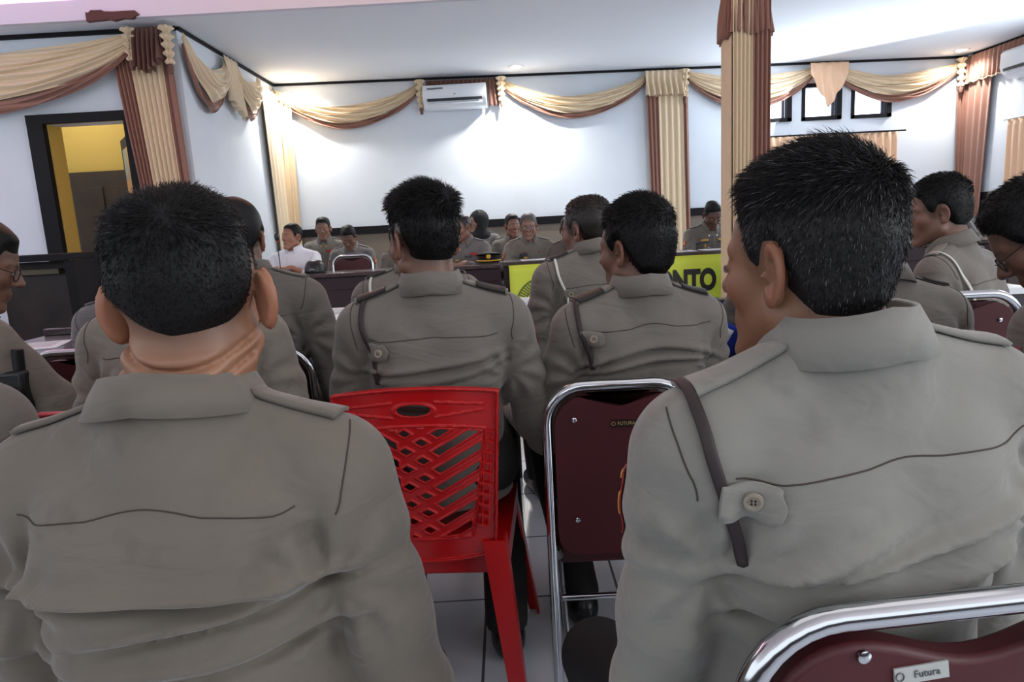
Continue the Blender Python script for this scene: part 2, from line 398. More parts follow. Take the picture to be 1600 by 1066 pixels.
# right wall
struct('wall_right', MB().box((XR + 0.08, 6.1, 1.65), (0.16, 5.2, 3.3)), WALL)
struct('trim_8', MB().box((XR - 0.015, 6.3, ZR - 0.045), (0.03, 4.2, 0.09)), BLACKW)
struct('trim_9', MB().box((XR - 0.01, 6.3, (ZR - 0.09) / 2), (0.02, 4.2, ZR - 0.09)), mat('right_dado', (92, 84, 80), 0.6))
struct('trim_10', MB().box((XR - 0.012, 6.3, CEIL - 0.012), (0.024, 4.2, 0.024)), BLACKW)
wr = PX(1583, 190, XR)
o = struct('window_5', MB().box((XR - 0.01, wr.y - 0.6, wr.z - 0.45), (0.03, 1.16, 0.94)), BLACKW)
struct('shade_wall_rear', MB().box((0.0, -2.6, 0.6), (12.4, 0.12, 1.2)), WOOD)  # unseen low wall, added to block low light from behind
struct('shade_wall_right', MB().box((XR + 0.1, 0.45, 0.55), (0.12, 6.0, 1.1)), WOOD)  # unseen too, added to keep side light off the lower bodies
struct('shade_wall_left', MB().box((-5.4, 1.5, 0.55), (0.12, 8.2, 1.1)), WOOD)  # added out of view, shades the seats low down from the left
# remnant of a dark batten on the soffit face
q0, q1 = P(134, 27, YE - 0.06), P(214, 26, YE - 0.06)
bt = thing('wooden_batten', 'broken dark brown batten on the white soffit edge at top left', 'batten', (q0.x, q0.y, q0.z))
mb_ = MB(); mb_.prism([(0, -.03), (.16, -.022), (.2, -.034), (.27, -.02), (.33, -.026), (.39, .002), (.36, .03), (.2, .03), (.12, .036), (.05, .03), (0, .034)], (q0.x, q0.y, q0.z), X, Z, Y_, 0.035)
mb_.build('board', mat('batten_brown', (84, 50, 44), 0.7), bt, smooth=False)
MB().prism([(0.02, .03), (.14, .033), (.12, .045), (.04, .047)], (q0.x, q0.y, q0.z), X, Z, Y_, 0.03).build('splinter', mat('batten_brown', ()), bt, smooth=False)
# cove light strip on the ledge above the soffit (pink to orange), lighting the tray
for nm, x0, x1, c, pw in (('pink_cove_light', -6, -2.2, (1.0, 0.45, 0.75), 26), ('orange_cove_light', -2.2, 0.6, (1.0, 0.5, 0.25), 22)):
    l = bpy.data.lights.new(nm, 'AREA'); l.shape = 'RECTANGLE'; l.size = x1 - x0; l.size_y = 0.06; l.energy = pw; l.color = c
    o = bpy.data.objects.new(nm, l); COL.objects.link(o); o.location = ((x0 + x1) / 2, YE + 0.12, CEIL + 0.14); o.rotation_euler = (math.radians(180), 0, 0)
struct('trim_11', MB().box((0.5, YE + 0.75, 3.08), (13.0, 0.06, 0.5)), MATS['soffit_paint'])

# downlights in the low ceiling
DLM = mat('lamp_glow', (255, 250, 240), 0.4, emit=((255, 246, 226), 18))
RIM = mat('lamp_rim', (235, 235, 235), 0.4)
for i, (px, py, lab, pw) in enumerate([(457, 128, 'round recessed downlight above the far left corner drape', 60), (806, 104, 'round recessed downlight just right of the wall air conditioner', 85), (1503, 78, 'round recessed downlight by the far right corner valance', 42)]):
    p = PZ(px, py, CEIL)
    p.y = min(p.y, YW(p.x) - 0.28)
    t = thing('downlight', lab, 'ceiling light', (p.x, p.y, CEIL), 'recessed downlights by the far wall')
    MB().lathe([(0.055, -0.004), (0.085, -0.006), (0.09, -0.001), (0.055, 0.0)], (p.x, p.y, CEIL), 28).build('rim', RIM, t)
    MB().lathe([(0.001, -0.009), (0.054, -0.007), (0.056, -0.002)], (p.x, p.y, CEIL), 28).build('lamp', DLM, t)
    l = bpy.data.lights.new('downlight_beam', 'SPOT'); l.energy = pw; l.spot_size = math.radians(150); l.spot_blend = 0.8; l.shadow_soft_size = 0.05; l.color = (1.0, 0.97, 0.91)
    o = bpy.data.objects.new('downlight_beam', l); COL.objects.link(o); o.location = (p.x, p.y, CEIL - 0.03)

# ------------------------------------------------------------------ curtains and swags
CREAM = mat('cream_fabric', (222, 200, 168), 0.55, sheen=0.3, bump=(90, 0.1, 0.002))
BROWN = mat('brown_fabric', (142, 98, 82), 0.6, sheen=0.3, bump=(90, 0.1, 0.002))
DKBR = mat('dark_brown_fabric', (104, 70, 58), 0.65, sheen=0.2, bump=(90, 0.1, 0.002))
PEACH = mat('peach_fabric', (226, 184, 150), 0.6, sheen=0.3)
def swag(p0, p1, sag0, sag1, label, nrm, band=0.24, folds=6, gather=0.16, skew=0.0, bulge=0.05):
    """draped swag from p0 to p1 (world), top edge sagging sag0, bottom of the cream sagging sag1; nrm points into the room"""
    p0, p1, nrm = Vector(p0), Vector(p1), Vector(nrm)
    t = thing('swag_curtain', label, 'curtain', (p0 + p1) / 2, 'draped swags under the ceiling')
    def sf(v0, v1, nf, amp, base):
        def fn(u, v):
            vv = v0 + (v1 - v0) * v
            e = 4 * u * (1 - u); e = e ** 0.85
            sagv = sag0 + (sag1 - sag0) * vv
            uu = u + skew * e * 0.1
            z = -gather * (0.15 + 0.85 * vv) * (1 - e * 0.5) * 0.55 - sagv * e
            w = 0.35 + 0.65 * e
            y = base + amp * w * (0.5 + 0.5 * math.cos(2 * math.pi * (nf * v + 0.35 * math.sin(3 * u + v * 2)))) + bulge * e * math.sin(math.pi * min(vv, 1.0) * (1 if bulge < .1 else .5)) + 0.008 * math.sin(17 * u + 9 * v)
            z += 0.012 * e * math.sin(11 * u + 13 * v)
            return p0.lerp(p1, min(max(uu, 0), 1)) + nrm * y + Z * z
        return fn
    MB().grid(sf(0, 1, folds, 0.035, 0.03), 44, folds * 9).build('cream_drape', CREAM, t, solid=0.003)
    MB().grid(sf(0.97, 1 + band, 3, 0.026, 0.022), 44, 24).build('brown_border', BROWN, t, solid=0.003)
    return t
def panel(mb, x0t, x1t, x0b, x1b, zt, zb, y, pleats, amp, nrm=None, ax=X):
    nrm = nrm or Vector((0, -1, 0)); o = Vector(y) if not isinstance(y, (int, float)) else Vector((0, y, 0))
    def fn(u, v):
        a = x0t + (x1t - x0t) * u; b2 = x0b + (x1b - x0b) * u
        q = a + (b2 - a) * v
        d = amp * (0.5 + 0.5 * math.cos(2 * math.pi * pleats * u + 0.7 * math.sin(2 * v + pleats))) * (0.7 + 0.3 * v)
        return o + ax * q + nrm * d + Z * (zt + (zb - zt) * v)
    mb.grid(fn, max(8, int(pleats * 10)), 14); return mb
def drape(label, xs_t, xs_b, zt, zb, y, mats, pleats, names, amp=0.035, nrm=None, ax=X, group='long cream and brown side drapes'):
    mid_ = 0.5 * (xs_b[0] + xs_b[-1])
    o = Vector(y) if not isinstance(y, (int, float)) else Vector((0, y, 0))
    t = thing('side_drape', label, 'curtain', o + ax * mid_ + Z * zb, group)
    for i, (mm, n, nm) in enumerate(zip(mats, pleats, names)):
        panel(MB(), xs_t[i], xs_t[i + 1], xs_b[i], xs_b[i + 1], zt, zb, y, n, amp, nrm, ax).build(nm, mm, t, solid=0.003)
    return t
def ruffle(name, label, p0, p1, drop, m, nrm, n=14, amp=0.03, cat='curtain trim', tip=None, trim=None, parent=None):
    p0, p1, nrm = Vector(p0), Vector(p1), Vector(nrm)
    t = thing(name, label, cat, (p0 + p1) / 2)
    def fn(u, v):
        d = drop(u) if callable(drop) else drop
        w = 0.012 + amp * v * (1.2 if not tip else 0.8)
        return p0.lerp(p1, u) + nrm * (0.03 + w * (0.6 + 0.6 * math.sin(2 * math.pi * n * u + 0.8 * math.sin(5 * v)))) + Z * (-d * v + 0.008 * v * math.sin(2 * math.pi * n * u * 1.5))
    MB().grid(fn, n * 9, 12).build('ruffle', m, t, solid=0.003)
    if trim:
        MB().tube([fn(i / (n * 6), 1.0) for i in range(n * 6 + 1)], 0.007, 6).build('edge_trim', trim, t)
    return t
def tassel(label, p, nrm, length=0.3, m=None):
    p, nrm = Vector(p), Vector(nrm)
    t = thing('tassel', label, 'tassel', p, 'frilled tassels at the swag ends')
    def fn(u, v):
        an = 2 * math.pi * u; r = 0.045 * (0.8 + 0.4 * math.sin(9 * v * math.pi)) * (1.05 - 0.5 * v) + 0.009 * math.sin(7 * an + 6 * v)
        return p + nrm * (0.08 + r * math.sin(an)) + nrm.cross(Z) * r * math.cos(an) - Z * length * v
    MB().grid(fn, 36, 26).build('frill', m or CREAM, t)
    MB().tube([p + nrm * 0.08 - Z * (length - 0.01), p + nrm * 0.08 - Z * (length + 0.02), p + nrm * 0.08 - Z * (length + 0.07)], [0.012, 0.024, 0.016], 10).build('knot', DKBR, t)
    return t
NB = Vector((0, -1, 0))
zc = CEIL - 0.04
def W3(px, out=0.03):
    p = onwall(px, 100); return Vector((p.x, YW(p.x) - out, zc))
# long swags on the far wall
swag(W3(424), W3(652), 0.22, 0.37, 'cream and brown swag between the far left corner and the air conditioner', NB, band=0.32)
swag(W3(784), W3(1008), 0.22, 0.37, 'cream and brown swag right of the wall air conditioner', NB, band=0.3)
swag(W3(1072), W3(1270), 0.1, 0.34, 'cream and brown swag passing behind the draped column', NB, band=0.3)
swag(W3(1300), W3(1496), 0.14, 0.33, 'cream and brown swag over the rightmost small high window', NB, band=0.35)
# valance over the air conditioner
a, b2 = W3(664, 0.02), W3(776, 0.02)
ruffle('valance', 'dark brown gathered valance above the far wall air conditioner', a, b2, lambda u: 0.13 if u < 0.86 else 0.3, DKBR, NB, 16, 0.02)
tassel('cream frilled tassel left of the air conditioner', W3(655), NB, 0.3)
tassel('cream frilled tassel right of the air conditioner', W3(781), NB, 0.26)
tassel('cream frilled tassel in the far left corner', W3(416), NB, 0.34)
tassel('cream frilled tassel right of the middle drape cap', W3(1066), NB, 0.3)
tassel('cream frilled tassel beside the far right corner valance', W3(1494), NB, 0.32)
# middle drape with its ruffled cap
def xw(px, py=200): return onwall(px, py).x
drape('long brown edged cream drape on the far wall left of the column', [xw(1008), xw(1027), xw(1064), xw(1072)], [xw(1019, 330), xw(1033, 330), xw(1069, 330), xw(1077, 330)], CEIL - 0.1, 0.3, YW(xw(1040)) - 0.06, (BROWN, CREAM, BROWN), (3, 4, 1.5), ('brown_panel', 'cream_panel', 'brown_panel'))
ruffle('drape_cap', 'cream ruffled cap over the middle wall drape', W3(1005, 0.06), W3(1068, 0.06), 0.28, CREAM, NB, 7, 0.05)
# far left corner drape: brown and cream on the far wall, another on the return wall
drape('brown and cream drape at the far left corner of the far wall', [xw(421), xw(440), xw(462)], [xw(432, 330), xw(437, 330), xw(468, 330)], CEIL - 0.1, 0.3, YW(XL) - 0.05, (BROWN, CREAM), (3, 3), ('brown_panel', 'cream_panel'))
NL = Vector((1, 0, 0))
def L3(px, py): p = PX(px, py, XL); return p
yl = [L3(262, 70).y, L3(352, 110).y, L3(414, 134).y]
yl[0] = YA + 0.02; yl[1] = PX(352,112,XL).y - 0.12; yl[2] = 7.9; print('YL', yl, XL)
drape('narrow cream drape on the left return wall by the corner', [7.42, 7.9], [7.5, 7.92], CEIL - 0.12, 0.3, (XL + 0.03, 0, 0), (CREAM,), (4,), ('cream_panel',), nrm=NL, ax=Y_)
swag(Vector((XL + 0.02, yl[0] - 0.05, zc)), Vector((XL + 0.02, yl[1], zc)), 0.2, 0.42, 'cream and brown swag on the left return wall nearest the doorway', NL, band=0.34, bulge=0.085)
swag(Vector((XL + 0.02, yl[1] + 0.2, zc)), Vector((XL + 0.02, 7.35, zc)), 0.12, 0.36, 'small cream and brown swag on the return wall by the far corner', NL, band=0.3, bulge=0.07)
ruffle('jabot', 'cream pleated jabot between two swags on the left return wall', (XL + 0.03, yl[1] - 0.06, zc), (XL + 0.03, yl[1] + 0.26, zc), lambda u: 0.4 + 0.12 * u, CREAM, NL, 4, 0.04)
# drape on the near left pier, and the large swag over the doorway
xa = lambda px, py: P(px, py, YA - 0.05).x
drape('wide cream drape with brown edges right of the open doorway', [xa(178, 100), xa(205, 100), xa(256, 100), xa(270, 100)], [xa(228, 280) + 0.06, xa(238, 280) + 0.09, xa(278, 280) + 0.06, xa(286, 280) + 0.08], CEIL - 0.1, 0.4, YA - 0.06, (BROWN, CREAM, BROWN), (4, 6, 1.5), ('brown_panel', 'cream_panel', 'brown_panel'))
pa = P(200, 50, YA); 
swag(Vector((-5.3, YA - 0.10, zc)), Vector((pa.x + 0.08, YA - 0.10, zc)), 0.12, 0.42, 'large cream and brown swag above the open doorway', NB, band=0.28, folds=7, gather=0.2)
ruffle('drape_cap', 'dark brown ruffled cap on the pier beside the doorway', (pa.x + 0.1, YA - 0.1, CEIL - 0.03), (pa.x + 0.32, YA - 0.1, CEIL - 0.03), lambda u: 0.2 + 0.14 * math.sin(math.pi * min(1, u * 0.8 + 0.15)), DKBR, NB, 6, 0.06)
tassel('cream frilled tassel left of the brown pier cap', (pa.x + 0.07, YA - 0.06, CEIL - 0.03), NB, 0.24)
tassel('cream frilled tassel right of the brown pier cap', (pa.x + 0.36, YA - 0.06, CEIL - 0.03), NB, 0.28)
# triangular jabot over the middle small window
p0, p1 = W3(1257, 0.12), W3(1316, 0.12)
ruffle('jabot', 'peach pointed jabot hanging over the middle small window', p0, p1, lambda u: 0.12 + 0.38 * (1 - abs(2 * u - 1)) ** 0.9, PEACH, NB, 4, 0.035, tip=1)
# far right corner
drape('brown and cream drape at the far right corner', [xw(1488, 150), xw(1504, 150), xw(1520, 150)], [xw(1487, 300), xw(1501, 300), xw(1518, 300)], CEIL - 0.12, 0.3, YW(xw(1500)) - 0.06, (BROWN, CREAM), (3, 2.5), ('brown_panel', 'cream_panel'))
NR = Vector((-1, 0, 0))
drape('brown drape on the right wall at the corner', [8.0, 8.48], [8.12, 8.48], CEIL - 0.12, 0.3, (XR - 0.03, 0, 0), (BROWN,), (4,), ('brown_panel',), nrm=NR, ax=Y_)
ruffle('valance', 'brown gathered valance along the right wall under the ceiling', (XR - 0.02, YW(XR) - 0.1, CEIL - 0.03), (XR - 0.02, 6.95, CEIL - 0.03), 0.3, BROWN, NR, 20, 0.02, trim=CREAM)
ruffle('valance', 'short brown valance across the far right corner drape', W3(1499, 0.09), Vector((XR - 0.03, YW(XR) - 0.12, CEIL - 0.04)), 0.29, BROWN, NB, 5, 0.02, trim=CREAM)
# curtain in the larger far window, and one in the right window
t = thing('window_curtain', 'peach pleated curtain on a rod under the small high windows', 'curtain', ((BX0 + BX1) / 2, YW(BX0) - 0.05, BZ0))
panel(MB(), BX0 - 0.02, (BX0 + BX1) / 2 - 0.02, BX0 - 0.02, (BX0 + BX1) / 2 - 0.03, BZ1 + 0.02, BZ0 - 0.15, YW(BX0) - 0.04, 9, 0.04).build('cloth_panel', PEACH, t, solid=0.002)
panel(MB(), (BX0 + BX1) / 2 + 0.02, BX1 + 0.03, (BX0 + BX1) / 2 + 0.03, BX1 + 0.03, BZ1 + 0.02, BZ0 - 0.15, YW(BX1) - 0.055, 9, 0.04).build('cloth_panel', PEACH, t, solid=0.002)
MB().tube([(BX0 - 0.1, YW(BX0) - 0.06, BZ1 + 0.03), (BX1 + 0.14, YW(BX1) - 0.06, BZ1 + 0.03)], 0.01, 8).build('rod', BLACKW, t)
t = thing('window_curtain', 'cream curtain over the window in the right wall', 'curtain', (XR - 0.06, wr.y - 0.6, wr.z - 0.95))
panel(MB(), wr.y - 1.2, wr.y, wr.y - 1.2, wr.y, wr.z + 0.02, wr.z - 0.98, (XR - 0.04, 0, 0), 12, 0.03, nrm=NR, ax=Y_).build('cloth_panel', PEACH, t, solid=0.002)
MB().tube([(XR - 0.06, wr.y - 1.3, wr.z + 0.03), (XR - 0.06, wr.y + 0.06, wr.z + 0.03)], 0.01, 8).build('rod', MATS['lamp_rim'], t)

# free standing column wrapped in cloth
pcx = P(1168, 60, 5.2); CX, CY = pcx.x, 5.24
struct('column_core', MB().box((CX, CY + 0.02, (CEIL + 0.0) / 2), (0.2, 0.2, CEIL)), WALL)
t = thing('column_drape', 'cream and brown pleated cloth wrapped around the free standing column', 'curtain', (CX, CY, 0.0))
hw = 0.135
panel(MB(), CX - hw, CX + 0.01, CX - hw, CX + 0.0, CEIL - 0.02, 0.05, CY - 0.11, 5, 0.03).build('cream_panel', CREAM, t, solid=0.003)
panel(MB(), CX + 0.01, CX + hw, CX + 0.0, CX + hw, CEIL - 0.02, 0.05, CY - 0.11, 4, 0.03).build('brown_panel', BROWN, t, solid=0.003)
panel(MB(), CY - 0.1, CY + 0.14, CY - 0.1, CY + 0.14, CEIL - 0.02, 0.05, (CX - hw + 0.015, 0, 0), 5, 0.02, nrm=NR, ax=Y_).build('cream_panel', CREAM, t, solid=0.003)
panel(MB(), CY - 0.1, CY + 0.14, CY - 0.1, CY + 0.14, CEIL - 0.02, 0.05, (CX + hw - 0.015, 0, 0), 5, 0.02, nrm=NL, ax=Y_).build('brown_panel', BROWN, t, solid=0.003)
zcap = P(1168, 50, CY - 0.15).z
t = thing('ruffled_valance', 'brown ruffled cap round the top of the draped column', 'curtain trim', (CX, CY, CEIL - 0.02))
def capf(u, v):
    an = 2 * math.pi * u; c4 = (abs(math.cos(an)) ** 6 + abs(math.sin(an)) ** 6) ** (-1 / 6)
    r = c4 * (0.128 + 0.022 * v + (0.008 + 0.014 * v) * math.sin(26 * an) + 0.006 * math.sin(7 * an + 5 * v))
    return Vector((CX + r * math.cos(an), CY + 0.02 + r * math.sin(an), CEIL - 0.02 - (CEIL - 0.02 - zcap) * v + 0.014 * v * math.sin(5 * an)))
MB().grid(capf, 180, 12).build('ruffle', BROWN, t, solid=0.003)

# air conditioners
ACW = mat('ac_white', (226, 230, 236), 0.35); ACD = mat('ac_vent_dark', (30, 38, 44), 0.5)
def aircon(c, ax, nrm, w, h, label):
    t = thing('air_conditioner', label, 'air conditioner', c)
    c, ax, nrm = Vector(c), Vector(ax), Vector(nrm)
    prof = [(0, -h / 2), (0.13, -h / 2 + 0.01), (0.19, -h / 2 + 0.07), (0.21, -h / 2 + 0.12), (0.205, h / 2 - 0.03), (0.18, h / 2), (0, h / 2)]
    mb = MB(); o = c - ax * (w / 2)
    mb.prism([(x, y) for x, y in prof], o, nrm, Z, ax, w); mb.build('housing', ACW, t, bevel=0.008)
    R = Matrix((ax, nrm, Z)).transposed()
    MB().box(c + nrm * 0.2 - Z * (h / 2 - 0.088), (w * 0.86, 0.02, 0.028), R).build('air_outlet', ACD, t, smooth=False)
    MB().box(c + nrm * 0.185 - Z * (h / 2 - 0.05), (w * 0.86, 0.03, 0.012), R).build('flap', ACW, t, bevel=0.003)
    MB().box(c + nrm * 0.212 - ax * (w * 0.36) + Z * (h / 2 - 0.045), (0.09, 0.004, 0.016), R).box(c + nrm * 0.212 - ax * (w * 0.24) + Z * (h / 2 - 0.042), (0.09, 0.004, 0.014), R).build('sticker', mat('sticker_green', (84, 104, 104), 0.5), t, smooth=False)
    MB().box(c + nrm * 0.2135 - ax * (w * 0.02) + Z * 0.01, (0.06, 0.004, 0.02), R).box(c + nrm * 0.2135 + ax * 0.01 + Z * 0.025, (0.03, 0.004, 0.03), R).build('emblem', mat('ac_emblem', (250, 252, 255), 0.2), t, smooth=False)
    return t
pa1 = onwall(662, 155); pa2 = onwall(762, 150); w_ = pa2.x - pa1.x
aircon(((pa1.x + pa2.x) / 2, YW(pa1.x), onwall(712, 155).z), X, NB, w_ * 0.97, 0.25, 'white split air conditioner high on the far wall below the brown valance')
pr_ = PX(1592, 98, XR)
aircon((XR, pr_.y - 0.42, pr_.z - 0.02), Y_, NR, 0.84, 0.29, 'white split air conditioner on the right wall at the photo edge')
# black boarded lectern piece and wainscot at the doorway's foot
t = thing('wooden_counter', 'black wooden counter with a ledge standing before the doorway', 'counter', (P(60, 400, 4.7).x, 4.7, 0))
c0, c1 = P(-60, 400, 4.7), P(113, 396, 4.7); zt_ = c1.z
cc = MB().box(((c0.x + c1.x) / 2, 4.9, zt_ - 0.02), (c1.x - c0.x, 0.42, 0.045)).build('ledge', BLACKW, t, bevel=0.006)
MB().box((c1.x - 0.04, 4.9, zt_ / 2 - 0.02), (0.07, 0.38, zt_ - 0.05)).build('side_panel', BLACKW, t, smooth=False)
MB().box(((c0.x + c1.x) / 2, 5.0, zt_ / 2 - 0.02), (c1.x - c0.x - 0.06, 0.04, zt_ - 0.06)).build('back_panel', WOOD, t, smooth=False)
MB().box((P(52, 418, 4.9).x, 4.95, P(52, 426, 4.9).z), (0.32, 0.06, 0.035)).build('inner_shelf', mat('old_shelf', (104, 96, 78), 0.6), t, smooth=False)
# ------------------------------------------------------------------ furniture
CHROME = mat('chrome', (205, 208, 212), 0.14, metal=1.0)
MAROON = mat('maroon_vinyl', (74, 11, 20), 0.5, bump=(140, 0.12, 0.001), var=(6, (64, 10, 18), 0.4, 0.7))
REDP = mat('red_plastic', (196, 14, 20), 0.3, var=(5, (172, 12, 18), 0.4, 0.7))
BLK = mat('black_plastic', (22, 22, 24), 0.4)
WHITE = mat('white_laminate', (226, 228, 230), 0.35)
PAPER = mat('paper', (236, 238, 244), 0.6)
DESKM = mat('desk_maroon', (44, 24, 30), 0.32, var=(5, (40, 22, 30), 0.4, 0.7), coat=0.2)
DESKT = mat('desk_top_wood', (74, 60, 62), 0.25, var=(14, (58, 46, 48), 0.4, 0.7), coat=0.3)
def arc(c, r, a0, a1, n, ex, ez):
    return [Vector(c) + ex * (r * math.cos(a0 + (a1 - a0) * i / n)) + ez * (r * math.sin(a0 + (a1 - a0) * i / n)) for i in range(n + 1)]
def text_obj(body, loc, R, size, m, parent, name='lettering', bold=0.0, sx=1.0, ext=0.0008, align='CENTER'):
    cu = bpy.data.curves.new(name, 'FONT'); cu.body = body; cu.size = size; cu.extrude = ext; cu.offset = bold; cu.align_x = align; cu.align_y = 'CENTER'
    o = bpy.data.objects.new(name, cu); COL.objects.link(o)
    M = Matrix.Translation(Vector(loc)) @ R.to_4x4() @ Matrix.Diagonal((sx, 1, 1, 1))
    dg = bpy.context.evaluated_depsgraph_get(); me = bpy.data.meshes.new_from_object(o.evaluated_get(dg)); bpy.data.objects.remove(o)
    me.transform(M); me.materials.clear()
    return link(name, me, m, parent, smooth=False)
def Rface(nrm, up=Z):
    """rotation whose local z is nrm and local y is up"""
    nrm = Vector(nrm).normalized(); x = Vector(up).cross(nrm).normalized(); y = nrm.cross(x); return Matrix((x, y, nrm)).transposed()

# local frame: origin on the floor under the seat, +y = where the sitter faces; back at -y
def banquet_chair(loc, rz, label, w=0.40, top=0.86, plate=None, seat=0.44, seatd=0.4, notch=True, det=True, lean=0.05, tube=0.012, screws=None):
    t = thing('banquet_chair', label, 'chair', loc, 'red vinyl banquet chairs with chrome frames', rz); t['_own'] = 1
    M = Matrix.Translation(Vector(loc)) @ Matrix.Rotation(rz, 4, 'Z')
    T = lambda x, y, z: M @ Vector((x, y, z))
    hw = w / 2; yb = -seatd / 2 - 0.03
    def yy(z): return yb - lean * (z - seat) / (top - seat)
    r = 0.085; n = 8
    pts = [T(-hw, yb - 0.03, 0.012), T(-hw, yb + 0.0, seat - 0.05), T(-hw, yy(seat + 0.1), seat + 0.1)]
    for i in range(n + 1):
        a = math.pi - (math.pi / 2) * i / n; pts.append(T(-hw + r + r * math.cos(a), yy(top - r + r * math.sin(a)), top - r + r * math.sin(a)))
    for i in range(n + 1):
        a = math.pi / 2 - (math.pi / 2) * i / n; pts.append(T(hw - r + r * math.cos(a), yy(top - r + r * math.sin(a)), top - r + r * math.sin(a)))
    pts += [T(hw, yy(seat + 0.1), seat + 0.1), T(hw, yb, seat - 0.05), T(hw, yb - 0.03, 0.012)]
    MB().tube(pts, tube, 12).build('back_frame', CHROME, t)
    fr = MB()
    for s in (-1, 1):
        fr.tube([T(s * (hw - 0.015), yb + 0.01, seat + 0.02), T(s * (hw - 0.015), seatd / 2 - 0.02, seat - 0.02)], tube * 0.9, 8)
        fr.tube([T(s * (hw - 0.02), -0.02, seat - 0.05), T(s * (hw - 0.03), yb + 0.10, 0.03)], tube * 0.8, 8)
    fr.tube([T(-hw + 0.02, yb + 0.05, 0.2), T(hw - 0.02, yb + 0.05, 0.2)], tube * 0.7, 8)
    fr.build('seat_frame', CHROME, t)
    for s in (-1, 1):
        MB().tube([T(s * (hw - 0.015), seatd / 2 - 0.03, seat - 0.02), T(s * (hw - 0.01), seatd / 2 + 0.02, 0.012)], tube, 10).build('leg', CHROME, t)
    # padded back: outline with a finger notch at the top, rounded corners
    pw = hw - 0.016; zt_, zb_ = top - 0.02, seat + 0.03; rr = 0.075
    out = []
    for i in range(7): a = math.pi + math.pi / 2 * i / 6; out.append((-pw + 0.05 + 0.05 * math.cos(a), zb_ + 0.05 + 0.05 * math.sin(a)))
    for i in range(7): a = -math.pi / 2 + math.pi / 2 * i / 6; out.append((pw - 0.05 + 0.05 * math.cos(a), zb_ + 0.05 + 0.05 * math.sin(a)))
    for i in range(7): a = math.pi / 2 * i / 6; out.append((pw - rr + rr * math.cos(a), zt_ - rr + rr * math.sin(a)))
    if notch:
        for i in range(13): x = (0.11 - 0.22 * i / 12) * w / 0.4; out.append((x, zt_ - 0.026 * (0.5 + 0.5 * math.cos(math.pi * x / (0.11 * w / 0.4)))))
    for i in range(7): a = math.pi / 2 + math.pi / 2 * i / 6; out.append((-pw + rr + rr * math.cos(a), zt_ - rr + rr * math.sin(a)))
    A = [T(x, yy(z) - 0.011, z) for x, z in out]; B = [T(x, yy(z) + 0.018, z) for x, z in out]; k = len(out)
    MB().add(A + B, [tuple(range(k)), tuple(range(k, 2 * k))[::-1]] + [(i, k + i, k + (i + 1) % k, (i + 1) % k) for i in range(k)]).build('backrest', MAROON, t, bevel=0.007, seg=3)
    MB().box((0, 0, 0), (1, 1, 1)).V
    sp = MB(); c8 = [(-pw, -seatd / 2), (pw, -seatd / 2), (pw, seatd / 2 - 0.04), (pw - 0.04, seatd / 2), (-pw + 0.04, seatd / 2), (-pw, seatd / 2 - 0.04)]
    A = [T(x, y, seat - 0.015) for x, y in c8]; B = [T(x, y, seat + 0.03) for x, y in c8]
    sp.add(A + B, [tuple(range(6))[::-1], tuple(range(6, 12))] + [(i, (i + 1) % 6, 6 + (i + 1) % 6, 6 + i) for i in range(6)]); sp.build('seat', MAROON, t, bevel=0.012, seg=3)
    if det:
        R = Matrix.Rotation(rz, 3, 'Z') @ Matrix.Rotation(math.radians(90), 3, 'X')
        for sx in (-1, 1):
            for z in (top - (screws[2] if screws else 0.075), seat + 0.12):
                MB().lathe([(0.0062, 0.0), (0.006, 0.0025), (0.003, 0.004)], T(sx * (pw - 0.045) if not screws else screws[(sx + 1) // 2], yy(z) - 0.012, z), 14, R=R).build('screw', CHROME, t)
    if plate:
        z = top - plate.get('dz', 0.08); c = T(plate.get('x', 0), yy(z) - 0.0125, z)
        nr = (M.to_3x3() @ Vector((0, -1, 0.1))).normalized(); Rm = Rface(nr) @ Matrix.Rotation(plate.get('rot', 0), 3, 'Z')
        pl = MB().box(c, (plate['w'], plate['h'], 0.002), Rm).build('maker_plate', plate['m'], t, smooth=False)
        tx = text_obj(plate['text'], c + nr * 0.0016 + Rm @ Vector((plate['w'] * 0.09, 0, 0)), Rm, plate['h'] * 0.62, plate['tm'], pl, 'plate_lettering', 0.0, 1.0, 0.0003)
        MB().tube([c + nr * 0.0015 + Rm @ Vector((-plate['w'] * 0.41 + plate['h'] * 0.25 * math.cos(a * 0.7854), plate['h'] * 0.25 * math.sin(a * 0.7854), 0)) for a in range(8)], 0.0006, 6, closed=True).build('plate_emblem', plate['tm'], pl)
    return t

GOLDT = mat('gold_lettering', (176, 150, 96), 0.4); DARKPL = mat('dark_plate', (34, 14, 18), 0.35)
# the banquet chair right of the plastic one
pc = P(971, 760, 1.5); zt2 = P(971, 600, 1.5).z
CH2_W = 0.325
banquet_chair((pc.x + 0.0, 1.5 + 0.2, 0), math.radians(-1), 'red vinyl banquet chair in chrome hoop frame, beside the red plastic chair', CH2_W, zt2 + 0.003,
              dict(w=0.058, h=0.017, text='FUTURA', m=DARKPL, tm=GOLDT, dz=0.088, x=0.01), seat=P(971, 868, 1.5).z - 0.02, seatd=0.33, lean=0.02)
